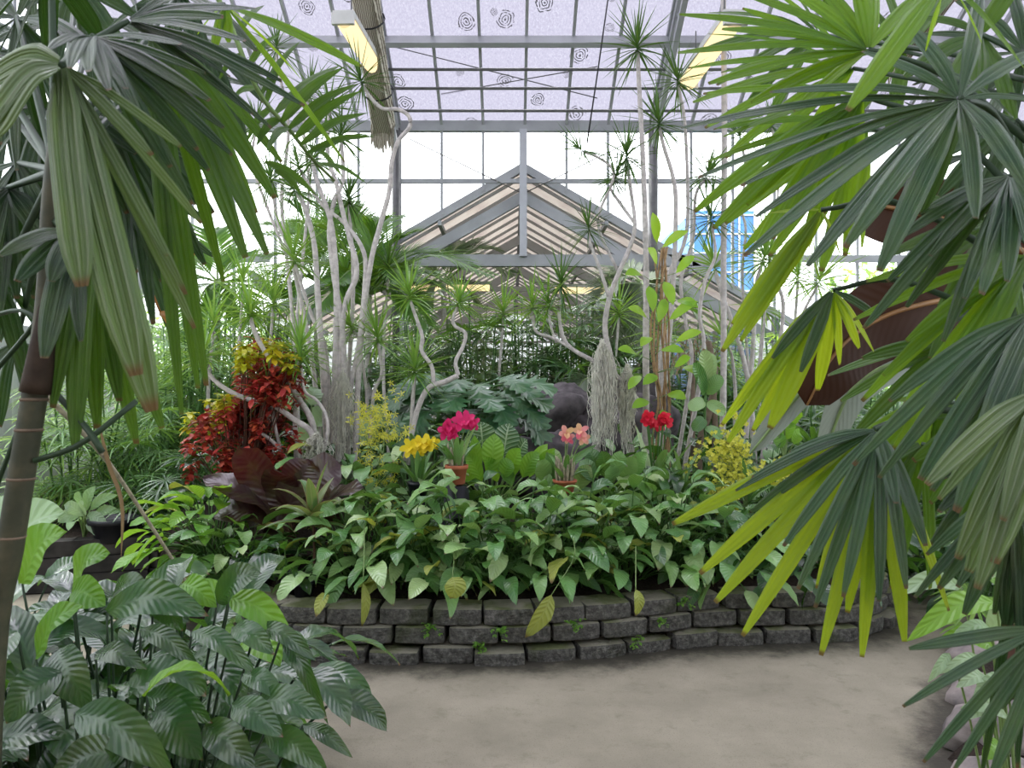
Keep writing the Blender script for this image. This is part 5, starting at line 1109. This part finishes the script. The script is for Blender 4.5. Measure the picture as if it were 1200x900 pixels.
fan(tl, (176,36), 1.75, [(322,232,.1,.058),(313,298,.1,.058),(288,302,.05,.058),(242,452,.1,.055),(232,455,.2,.05),(213,486,.1,.05),(262,330,.2,.055),(300,250,.25,.06),(330,190,.3,.05)], 'fan_mid', R, [(100, 70, 1.5)], .055, .16)
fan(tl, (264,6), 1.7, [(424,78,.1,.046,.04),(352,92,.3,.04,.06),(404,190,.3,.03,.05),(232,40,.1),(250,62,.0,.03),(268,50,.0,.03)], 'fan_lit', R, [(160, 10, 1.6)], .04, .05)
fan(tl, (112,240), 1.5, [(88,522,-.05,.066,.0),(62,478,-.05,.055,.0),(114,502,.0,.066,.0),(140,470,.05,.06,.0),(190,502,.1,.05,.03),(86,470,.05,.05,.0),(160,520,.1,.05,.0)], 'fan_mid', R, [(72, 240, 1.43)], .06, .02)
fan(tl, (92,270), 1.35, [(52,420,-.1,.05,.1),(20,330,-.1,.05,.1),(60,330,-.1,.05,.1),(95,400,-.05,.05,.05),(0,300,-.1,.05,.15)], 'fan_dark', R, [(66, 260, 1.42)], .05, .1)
for cpx, Y, bl in [((20,20), 1.7, [(-60,120),(-30,180),(20,200),(60,190),(100,150),(110,60),(60,-40),(-40,-20),(-70,40)]), ((60,120), 1.9, [(-30,230),(10,290),(60,310),(110,290),(150,250),(160,180),(-50,160),(150,310)]), ((20,190), 1.75, [(-60,250),(-40,320),(0,370),(40,350),(80,330),(110,330)]), ((110,110), 2.0, [(210,220),(220,280),(190,330),(150,340),(110,330),(90,260),(205,330)]), ((210,-10), 2.0, [(120,40),(150,80),(200,110),(250,110),(300,60),(90,0)]), ((60,-30), 1.5, [(-30,60),(10,90),(60,80),(120,50),(160,20),(190,10)]), ((40,60), 2.4, [(-60,150),(-20,200),(40,220),(100,200),(150,140),(160,60),(120,-10),(40,-50),(-50,20)]), ((120,190), 2.5, [(30,280),(60,320),(110,350),(160,350),(210,320),(240,260),(30,220)]), ((180,90), 2.4, [(260,200),(230,240),(190,250),(150,220),(280,150),(290,100),(120,160)]), ((0,330), 1.9, [(-60,420),(-20,440),(30,440),(60,400),(70,350)]), ((230,40), 2.3, [(310,120),(290,170),(250,190),(320,60),(210,160),(170,120)]), ((-20,60), 2.1, [(-60,160),(0,170),(40,140),(70,90),(60,30),(20,-20)]), ((90,-20), 2.3, [(10,60),(60,100),(110,110),(160,90),(200,50),(30,10)]), ((10,130), 2.2, [(-60,200),(-10,240),(40,250),(80,220),(90,160)]), ((80,230), 2.2, [(0,300),(30,350),(80,370),(130,360),(160,320),(180,280)]), ((150,250), 2.6, [(80,340),(120,400),(160,410),(205,400),(230,350),(250,300)]), ((10,220), 1.7, [(-50,290),(-20,340),(20,350),(50,330),(60,290),(-40,230)]), ((30,300), 2.0, [(-40,370),(0,400),(50,400),(90,380)]), ((110,20), 2.6, [(20,80),(60,130),(120,140),(180,120),(200,60),(30,0)]), ((20,400), 2.2, [(-50,480),(0,500),(40,490),(70,450)]), ((40,250), 2.3, [(-40,340),(0,370),(50,380),(100,370),(130,320),(-50,280)]), ((150,160), 2.2, [(250,250),(240,310),(215,360),(180,380),(150,390),(265,210)])]:
    fan(tl, cpx, Y, bl, 'fan_dark', R, [(66, 200, 1.43)], .06, .14)
for a, b, c_, w in [((-10,440),(40,380),(62,330),.010), ((-10,370),(30,365),(64,400),.009), ((-15,600),(30,480),(55,420),.009), ((160,470),(95,520),(40,540),.012), ((60,455),(100,500),(120,530),.012)]:
    mb = MB(); mb.tube(spline([P(*a, 1.5), P(*b, 1.45), P(*c_, 1.44)], 8), w * .5, 6); mb.build('petiole', M['petiole_dark'], tl)
# feather frond of another young palm at the left
R = random.Random(701)
t = thing('feather_palm', 'single yellow-ribbed feather frond reaching in from the upper left before the bright roof', 'palm', tuple(P(250, 900, 1.9)))
rb = spline([P(225, -60, 1.85), P(266, 20, 1.9), P(302, 106, 1.95), P(340, 153, 2.0), P(366, 186, 2.05), P(392, 212, 2.1)], 30)
mb = MB()
for (a, b, w) in [((306,112),(352,48),.024),((312,122),(330,80),.022),((322,134),(400,76),.036),((330,143),(404,78),.04),((338,152),(420,98),.036),((346,162),(424,106),.034),((352,170),(432,132),.03),((360,180),(440,160),.026),((318,128),(288,168),.03),((328,140),(300,172),.034),((338,150),(312,178),.03),((346,162),(330,190),.02),((310,190),(372,230),.028),((322,200),(356,232),.022),((360,170),(402,208),.022),((300,104),(268,122),.026),((290,80),(330,40),.028),((284,64),(255,96),.024),((276,44),(310,6),.024),((372,192),(430,215),.02)]:
    p0, p1 = P(*a, 1.98), P(*b, 1.98 + R.uniform(-.1, .15)); surf(mb, spline([p0, (p0 + p1) / 2 + V(0, 0, .015), p1], 9), V(R.uniform(-.2, .2), -1, .3), w * .9, lance, .3, 4, R.random())
f = mb.build('frond', M['fan_mid'], t); mb = MB(); mb.tube(rb, np.linspace(.007, .004, 30), 6); mb.build('midrib', M['petiole_pale'], f)
# bent dead stalks and copper leaves
t = thing('dead_stalk', 'long bent grey dead palm stalk leaning down across the left bed', 'stalk', tuple(P(205, 665, 3.2))); mb = MB(); mb.tube(spline([P(45, 455, 2.9), P(100, 510, 3.0), P(140, 560, 3.1), P(205, 660, 3.2), P(222, 690, 3.2)], 16), np.linspace(.012, .006, 16), 6); mb.build('stalk', M['bulb'], t)
mb = MB(); surf(mb, spline([P(118, 505, 3.05), P(128, 545, 3.05), P(143, 590, 3.05), P(142, 655, 3.06)], 12), V(.3, -1, 0), .018, strap, .4, 2, .5); mb.build('dry_blade', M['dry'], t)
for k, (a, b, W, Y, lab) in enumerate([((35,235),(18,300),.05,2.3,'copper-coloured withered leaf beside the dark cane at the far left'), ((200,255),(228,300),.055,2.4,'copper-coloured withered leaf among the hanging blades left of the croton'), ((190,236),(202,262),.03,2.4,'small copper leaf tip among the hanging blades'), ((205,228),(216,260),.03,2.45,'narrow copper leaf above the larger withered one'), ((188,366),(200,386),.02,2.2,'pinkish withered leaf tip between two hanging blades')]):
    mb = MB(); p0, p1 = P(*a, Y), P(*b, Y); surf(mb, spline([p0, (p0 + p1) / 2 + V(.01, -.02, .01), p1], 9), V(.3, -1, .2), W, lance, .3, 4, .4); mb.tube([p0 + V(-.02, 0, .05), p0], .003, 4); solo(mb, 'withered_leaf', M['copper'], lab, 'leaf', 'withered copper leaves')
# ---- right: bright and silvery fan palms
R = random.Random(710); bR = P(1235, 900, 1.7)
tr = thing('fan_palm', 'broad fan palm close by at the right with yellow-green and silvery drooping fans', 'palm', (bR[0], 1.7, .05))
for k, (xb, xt, Y, r) in enumerate([(1235,1222,1.7,.022),(1262,1250,1.85,.02),(1216,1212,1.62,.018)]):
    mb = MB(); b_ = P(xb, 900, Y); q = spline([(b_[0], Y, .03), P((xb + xt) / 2, 500, Y), P(xt, 60, Y)], 20); mb.tube(q, r, 10); ck = mb.build('cane', M['ringed'], tr); qq = spline(q, 200)
    for f in np.arange(.06, .98, .075):
        p_ = qq[int(f * 199)]; mb = MB(); mb.tube([p_ - V(0, 0, .004), p_, p_ + V(0, 0, .004)], [r * 1.0, r * 1.12, r * 1.0], 10); mb.build('node_ring', M['bark_brown'], ck)
st1 = [(1170, 140, 1.6), (1222, 260, 1.7)]
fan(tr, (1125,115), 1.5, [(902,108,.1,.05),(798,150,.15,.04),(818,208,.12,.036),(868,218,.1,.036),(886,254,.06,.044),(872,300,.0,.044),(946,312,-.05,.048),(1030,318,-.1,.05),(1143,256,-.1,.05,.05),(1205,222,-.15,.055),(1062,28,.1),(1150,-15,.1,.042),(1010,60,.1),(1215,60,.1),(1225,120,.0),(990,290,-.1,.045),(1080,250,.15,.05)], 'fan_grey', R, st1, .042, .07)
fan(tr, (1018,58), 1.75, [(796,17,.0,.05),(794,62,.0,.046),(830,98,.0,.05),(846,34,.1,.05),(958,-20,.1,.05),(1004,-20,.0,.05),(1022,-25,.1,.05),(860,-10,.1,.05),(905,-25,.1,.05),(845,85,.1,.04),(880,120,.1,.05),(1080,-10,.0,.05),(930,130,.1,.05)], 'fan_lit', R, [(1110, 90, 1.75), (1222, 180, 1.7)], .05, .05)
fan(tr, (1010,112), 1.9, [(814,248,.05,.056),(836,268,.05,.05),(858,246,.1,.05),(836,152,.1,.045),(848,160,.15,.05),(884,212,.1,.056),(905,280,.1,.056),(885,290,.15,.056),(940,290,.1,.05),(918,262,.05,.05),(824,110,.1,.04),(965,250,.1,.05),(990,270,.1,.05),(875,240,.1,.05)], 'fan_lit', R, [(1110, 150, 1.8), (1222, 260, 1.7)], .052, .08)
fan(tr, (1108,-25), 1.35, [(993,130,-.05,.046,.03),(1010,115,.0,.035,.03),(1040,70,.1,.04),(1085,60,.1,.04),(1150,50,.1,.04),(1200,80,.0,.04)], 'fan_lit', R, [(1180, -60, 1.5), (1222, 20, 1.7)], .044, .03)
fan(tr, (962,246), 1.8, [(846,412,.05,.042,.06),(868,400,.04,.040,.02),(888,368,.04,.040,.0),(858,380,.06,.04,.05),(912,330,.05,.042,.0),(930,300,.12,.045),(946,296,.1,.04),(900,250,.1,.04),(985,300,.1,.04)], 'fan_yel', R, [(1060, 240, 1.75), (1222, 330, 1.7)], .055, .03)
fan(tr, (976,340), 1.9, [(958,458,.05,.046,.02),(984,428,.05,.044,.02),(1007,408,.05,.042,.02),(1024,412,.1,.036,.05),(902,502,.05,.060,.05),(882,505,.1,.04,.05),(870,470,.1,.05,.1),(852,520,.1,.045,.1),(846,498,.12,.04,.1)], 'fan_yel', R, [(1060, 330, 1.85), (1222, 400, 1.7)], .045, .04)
fan(tr, (976,340), 1.86, [(938,436,-.02,.040,.04),(905,420,.0,.036,.08),(1030,372,.0,.04)], 'fan_grey', R, None, .04, .05)
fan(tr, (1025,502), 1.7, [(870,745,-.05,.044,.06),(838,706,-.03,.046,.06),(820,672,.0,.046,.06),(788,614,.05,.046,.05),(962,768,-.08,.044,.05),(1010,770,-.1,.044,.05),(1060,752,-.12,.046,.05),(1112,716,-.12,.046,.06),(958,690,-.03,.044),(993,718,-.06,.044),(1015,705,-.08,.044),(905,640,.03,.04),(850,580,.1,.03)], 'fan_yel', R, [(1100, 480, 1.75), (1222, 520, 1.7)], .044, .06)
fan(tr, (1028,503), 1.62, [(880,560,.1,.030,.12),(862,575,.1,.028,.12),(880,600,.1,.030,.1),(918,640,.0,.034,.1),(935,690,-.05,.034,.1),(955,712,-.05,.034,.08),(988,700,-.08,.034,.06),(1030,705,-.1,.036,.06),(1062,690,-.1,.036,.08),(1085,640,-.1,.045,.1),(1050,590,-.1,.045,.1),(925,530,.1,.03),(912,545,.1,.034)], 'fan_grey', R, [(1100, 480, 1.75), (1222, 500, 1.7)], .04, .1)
fan(tr, (1185,205), 1.55, [(1052,280,.1),(1040,330,.1),(1012,385,.1),(1062,360,.1),(1090,300,.0),(1105,400,.0),(1130,350,-.1),(1150,345,-.1,.05),(1078,250,.1),(1180,330,-.1,.05),(1215,310,-.1,.06)], 'fan_grey', R, [(1222, 240, 1.7)], .036, .1)
fan(tr, (1205,300), 1.6, [(1000,375,.15,.04,.10),(1015,330,.15,.04),(1035,440,.1,.04,.1),(1062,400,.05,.04),(1010,470,.15,.04,.12),(1060,475,.1,.04),(1090,480,.0,.045),(1120,480,-.05,.045),(1045,530,.1,.036,.1),(1150,400,.0,.05)], 'fan_lit', R, [(1225, 330, 1.7)], .042, .1)
fan(tr, (1212,365), 1.45, [(1078,562,-.05,.050,.12),(1092,575,-.05,.050,.12),(1120,600,-.1,.055,.1),(1042,470,.1,.04,.14),(1030,560,.05,.036,.14),(1000,545,.1,.036,.14),(1145,520,-.1,.055,.1),(1072,500,.05,.044,.12),(1160,620,-.12,.06,.06)], 'fan_grey', R, [(1228, 400, 1.7)], .045, .12)
fan(tr, (1222,455), 1.2, [(1086,568,.0,.050,.14),(1122,655,-.02,.056,.1),(1145,690,-.05,.056,.1),(1135,670,.0,.05,.1),(1165,660,-.05,.055,.06),(1100,585,.05,.03,.14),(1175,610,-.06,.05)], 'fan_pale', R, [(1240, 470, 1.6)], .05, .12)
fan(tr, (1200,560), 1.5, [(1072,700,.0,.03,.12),(1100,690,.0,.036,.1),(1122,688,-.05,.036,.08),(1086,650,.05,.03),(1160,675,.0,.04),(1130,720,.0,.04)], 'fan_grey', R, [(1222, 560, 1.65)], .036, .1)
fan(tr, (1228,735), 1.25, [(1058,828,.0,.024,.10),(1082,893,.0,.022,.10),(1118,902,-.02,.022,.10),(1160,915,-.03,.03,.05),(1172,830,.0,.03),(1065,760,.1,.028,.05)], 'fan_grey', R, [(1240, 760, 1.5)], .024, .12)
fan(tr, (1190,590), 1.35, [(1165,720,.0,.05,.0),(1180,735,.0,.06,.0),(1200,760,.0,.06,.0),(1192,900,.0,.03,.0),(1150,910,.05,.02,.0)], 'fan_dark', R, None, .05, .0)
for cpx, Y, bl in [((1140,180), 2.3, [(1010,240),(1050,220),(1090,330),(1150,330),(1200,300),(1120,280),(1060,120),(1180,100)]), ((1200,60), 2.1, [(1080,40),(1070,100),(1110,160),(1170,190),(1230,170),(1120,0),(1180,-20)]), ((1180,420), 2.4, [(1040,500),(1060,560),(1110,600),(1160,610),(1210,590),(1060,430),(1090,400)]), ((1200,330), 2.2, [(1090,390),(1080,440),(1130,480),(1190,490),(1110,340)]), ((1190,520), 2.0, [(1100,600),(1090,640),(1140,660),(1190,670),(1105,560)])]:
    fan(tr, cpx, Y, bl, 'fan_dark', R, [(1228, cpx[1] + 60, 1.8)], .05, .1)
for cpx, Y, bl, mt in [((1015,150), 2.1, [(838,232),(850,262),(872,292),(902,300),(930,310),(962,318),(990,300),(828,190),(842,150),(1010,290)], 'fan_lit'), ((1000,80), 2.2, [(812,120),(826,150),(850,185),(806,80),(830,40),(870,10),(900,-15),(880,200),(920,210)], 'fan_lit'), ((960,40), 2.3, [(820,60),(840,100),(870,130),(830,15),(870,-15),(920,-20),(980,-25),(900,140)], 'fan_mid'),
                        ((1060,60), 2.2, [(950,10),(980,-20),(1030,-30),(1080,-25),(1120,-10),(960,80),(990,150),(1040,170)], 'fan_mid'), ((1150,40), 1.9, [(1060,90),(1090,140),(1140,160),(1190,150),(1220,90),(1080,20),(1130,-20),(1190,-20)], 'fan_mid'), ((1170,260), 2.0, [(1040,300),(1050,350),(1090,390),(1140,400),(1200,390),(1060,230),(1090,420)], 'fan_mid'),
                        ((1120,400), 2.1, [(985,470),(1000,510),(1040,540),(1085,550),(1130,540),(1010,420),(970,440)], 'fan_mid'), ((1080,520), 2.0, [(945,600),(965,640),(1000,670),(1045,690),(1090,690),(1130,660),(960,560)], 'fan_mid'), ((1180,480), 1.8, [(1090,590),(1120,640),(1160,660),(1205,650),(1070,540),(1085,490)], 'fan_mid'), ((1190,140), 1.8, [(1090,190),(1100,230),(1140,260),(1190,270),(1085,130),(1100,80)], 'fan_grey')]:
    fan(tr, cpx, Y, bl, mt, R, [(1228, cpx[1] + 40, 1.8)], .052, .1)
fan(tr, (1090,470), 2.1, [(1000,560),(1020,590),(1060,600),(1090,590),(1000,520),(1040,470,.1)], 'fan_lit', R, [(1225, 480, 1.8)], .05, .1)
# ---- brown banana leaves
t = thing('banana_plant', 'banana plant with huge brown-backed leaves half hidden behind the right fan palm', 'plant', (P(1200, 700, 3.3)[0], 3.3, .1))
bs = V(P(1200, 700, 3.3)[0], 3.3, .05); mb = MB(); mb.tube(spline([bs, P(1215, 500, 3.3), P(1225, 330, 3.3)], 12), np.linspace(.09, .06, 12), 12); mb.build('trunk', M['petiole_red'], t)
for pts, W, mt in [([(1225,310,3.3),(1150,272,3.1),(1080,252,3.0),(1025,242,2.95),(982,250,2.9)], .29, 'banana'), ([(1222,375,3.3),(1145,350,3.1),(1075,358,2.95),(1018,380,2.9),(975,418,2.85),(945,475,2.85)], .34, 'banana'),
                   ([(1222,380,3.3),(1120,392,3.2),(1010,392,3.05),(945,452,3.0),(878,532,2.95)], .13, 'banana_pale'), ([(1222,420,3.3),(1090,420,3.25),(1005,448,3.1),(962,540,3.05)], .17, 'banana_pale')]:
    mid = spline([P(*p) for p in pts], 30); mb = MB(); surf(mb, mid, V(.05, -1, -.25) if mt == 'banana' else V(.2, -.9, .5), W, paddle, .16, 8, .5, wav=.02, wf=2.); lf = mb.build('leaf', M[mt], t)
    mb = MB(); mb.tube(mid - V(0, .006, .0), np.linspace(.016, .004, 30), 6); mb.build('midrib', M['banana_rib'] if mt == 'banana' else M['petiole_pale'], lf)
# ---- near left: glossy lilies
def hero_lily(name, label, base, Y, leaves, fill, mat, lit, R, LL=.22, LW=.10, pet='petiole_dark', H=.5, area=(-1.5, -.55, 1.7, 2.6)):
    c = V(*base); t = thing(name, label, 'plant', tuple(c)); lv, l2, st = MB(), MB(), MB()
    for (a, b, wpx, Yl, li) in leaves:
        p0, p1 = P(*a, Yl + .02), P(*b, Yl - .04); L = np.linalg.norm(p1 - p0); mid = spline([p0, (p0 + p1) / 2 + V(0, -.02, .16 * L), p1], 12)
        W = wpx * 1.02 / FPX * Yl; surf(l2 if li else lv, mid, nz(V(R.uniform(-.3, .3), -.8, R.uniform(.4, .9))), W, ellip, .22, 6, R.random(), wav=.05, wf=2.)
        g = V(p0[0] * .5 + c[0] * .5, Yl * .6 + c[1] * .4, c[2]); st.tube(spline([g, g * .4 + p0 * .6 + V(0, 0, .06), p0], 8), np.linspace(.0045, .0032, 8), 5)
    for i in range(fill):
        x, y = R.uniform(area[0], area[1]), R.uniform(area[2], area[3]); g = V(x, y, c[2]); az = R.uniform(0, 6.28); tlt = R.uniform(.1, .7); d = V(math.cos(az) * math.sin(tlt), math.sin(az) * math.sin(tlt) - .1, math.cos(tlt))
        q = arc(g, d, H * R.uniform(.5, 1.1), .4, 6); st.tube(q, .0045, 4, cap=False); e = nz(q[-1] - q[-2])
        leaf(l2 if R.random() < lit else lv, q[-1], nz(e + V(math.cos(az), math.sin(az), 0) * .6), LL * R.uniform(.8, 1.2), LW * R.uniform(.8, 1.1), ellip, R.uniform(.9, 2.2), nz(V(R.uniform(-.4, .4), R.uniform(-.6, .2), 1)), ns=9, nc=6, fold=.25, wav=.05, rnd=R.random(), tw=R.uniform(-.4, .4))
    lv.build('foliage', M[mat], t)
    if l2.n: l2.build('backlit_leaves', M['lily_lit'] if lit >= 0 else M['lily'], t)  # leaves meant as lit take a brighter copy, light in the colour
    st.build('stalks', M[pet], t); return t
R = random.Random(720)
hero_lily('peace_lily', 'large glossy dark peace lily clump filling the near left corner beside the path', (-1.02, 2.05, .05), 2.0, [
    ((125,716),(245,722),42,1.95,0),((255,706),(307,672),38,2.0,0),((268,700),(345,752),34,2.0,1),((300,735),(371,775),22,1.95,0),((85,684),(129,648),40,2.1,1),((26,684),(77,622),50,2.0,1),((42,772),(98,710),36,1.8,1),
    ((66,762),(108,836),46,1.7,0),((72,788),(8,848),46,1.65,0),((88,836),(204,905),50,1.6,0),((173,816),(250,848),34,1.75,0),((183,828),(238,892),50,1.7,0),((272,826),(332,864),36,1.8,0),((297,824),(384,842),36,1.85,0),
    ((355,850),(413,888),20,1.9,0),((165,738),(234,783),24,1.9,0),((273,735),(322,768),28,1.95,0),((213,684),(254,712),30,2.05,1),((112,766),(172,784),26,1.85,0),((84,694),(124,710),40,2.0,1),((285,790),(335,820),26,1.9,0),
    ((225,740),(300,790),26,1.95,0),((310,860),(385,905),34,1.8,0),((240,850),(300,905),40,1.7,0),((130,700),(175,690),36,2.05,0),((150,880),(60,910),44,1.55,0),((20,740),(-20,800),44,1.7,0),((180,700),(215,740),30,2.0,0),((330,745),(385,850),18,1.95,0),((270,700),(220,690),24,2.1,1)],
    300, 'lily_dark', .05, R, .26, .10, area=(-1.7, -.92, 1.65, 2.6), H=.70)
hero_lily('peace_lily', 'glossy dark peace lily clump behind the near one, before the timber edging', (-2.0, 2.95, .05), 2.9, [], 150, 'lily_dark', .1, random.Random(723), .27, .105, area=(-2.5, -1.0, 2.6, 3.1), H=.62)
hero_lily('arum_plant', 'broad pale ribbed arum leaves behind the dark cane at the lower left', (-1.55, 2.5, .05), 2.4, [((0,668),(76,600),66,2.3,0),((-30,690),(40,640),60,2.4,0),((-20,640),(30,590),50,2.5,0)], 0, 'mint', 0, random.Random(721))
hero_lily('arum_plant', 'silvery pale arum with broad leaves at the right edge of the path', (1.78, 2.75, .08), 2.6, [
    ((1168,676),(1114,636),38,2.6,0),((1127,688),(1046,698),22,2.55,0),((1168,706),(1062,752),28,2.4,1),((1162,738),(1116,744),16,2.4,0),((1112,766),(1087,800),12,2.4,0),((1150,772),(1100,790),14,2.4,0),((1155,792),(1120,806),16,2.4,0),((1156,832),(1116,846),16,2.4,0),((1165,760),(1098,752),26,2.45,1),((1180,800),(1140,815),24,2.4,0),
    ((1172,690),(1205,650),30,2.6,0),((1190,720),(1160,680),30,2.5,1),((1180,840),(1125,830),20,2.4,0),((1170,870),(1150,890),22,2.35,1),((1190,780),(1225,830),30,2.4,0),((1160,740),(1190,700),30,2.5,0)],
    0, 'mint', 0, random.Random(722), pet='petiole_pale')
# ------------------------------------------------------------------ camera and light
cd = bpy.data.cameras.new('camera'); cam = bpy.data.objects.new('camera', cd); COL.objects.link(cam)
cam.location = (0, 0, EYE); cam.rotation_euler = (PI / 2, 0, 0); cd.sensor_width = 36; cd.lens = 27; cd.clip_start = .05; cd.clip_end = 300
cd.dof.use_dof = True; cd.dof.focus_distance = 4.6; cd.dof.aperture_fstop = 9.5
SC.camera = cam
w = bpy.data.worlds.new('overcast_sky'); SC.world = w; w.use_nodes = True; nt = w.node_tree; nt.nodes.clear()
o = nt.nodes.new('ShaderNodeOutputWorld'); b = nt.nodes.new('ShaderNodeBackground'); tc = nt.nodes.new('ShaderNodeTexCoord'); sp = nt.nodes.new('ShaderNodeSeparateXYZ'); rp = nt.nodes.new('ShaderNodeValToRGB')
nt.links.new(tc.outputs['Generated'], sp.inputs[0]); nt.links.new(sp.outputs[2], rp.inputs[0]); nt.links.new(rp.outputs[0], b.inputs[0]); nt.links.new(b.outputs[0], o.inputs[0])
rp.color_ramp.elements[0].color = (.93, .95, .98, 1); rp.color_ramp.elements[1].position = .9; rp.color_ramp.elements[1].color = (.98, .99, 1., 1)
b.inputs[1].default_value = SKY
sl = bpy.data.lights.new('hazy_sun', 'SUN'); sl.energy = SUN; sl.angle = math.radians(36); sl.color = (1., .98, .94); so = bpy.data.objects.new('hazy_sun', sl); COL.objects.link(so)
so.rotation_euler = Vector((.22, -.30, -1.)).to_track_quat('-Z', 'Y').to_euler(); so.location = (0, 3, 14)
SC.view_settings.view_transform = 'Standard'; SC.view_settings.look = 'None'; SC.view_settings.gamma = 1; SC.view_settings.use_curve_mapping = False
SC.view_settings.exposure = EXPO
try:
    SC.cycles.use_denoising = True; SC.cycles.denoiser = 'OPENIMAGEDENOISE'
    SC.cycles.max_bounces = 7; SC.cycles.diffuse_bounces = 4; SC.cycles.transmission_bounces = 5; SC.cycles.transparent_max_bounces = 24; SC.cycles.glossy_bounces = 3
    SC.cycles.sample_clamp_indirect = 6.
    SC.cycles.use_adaptive_sampling = True
except Exception as ex: print(ex)
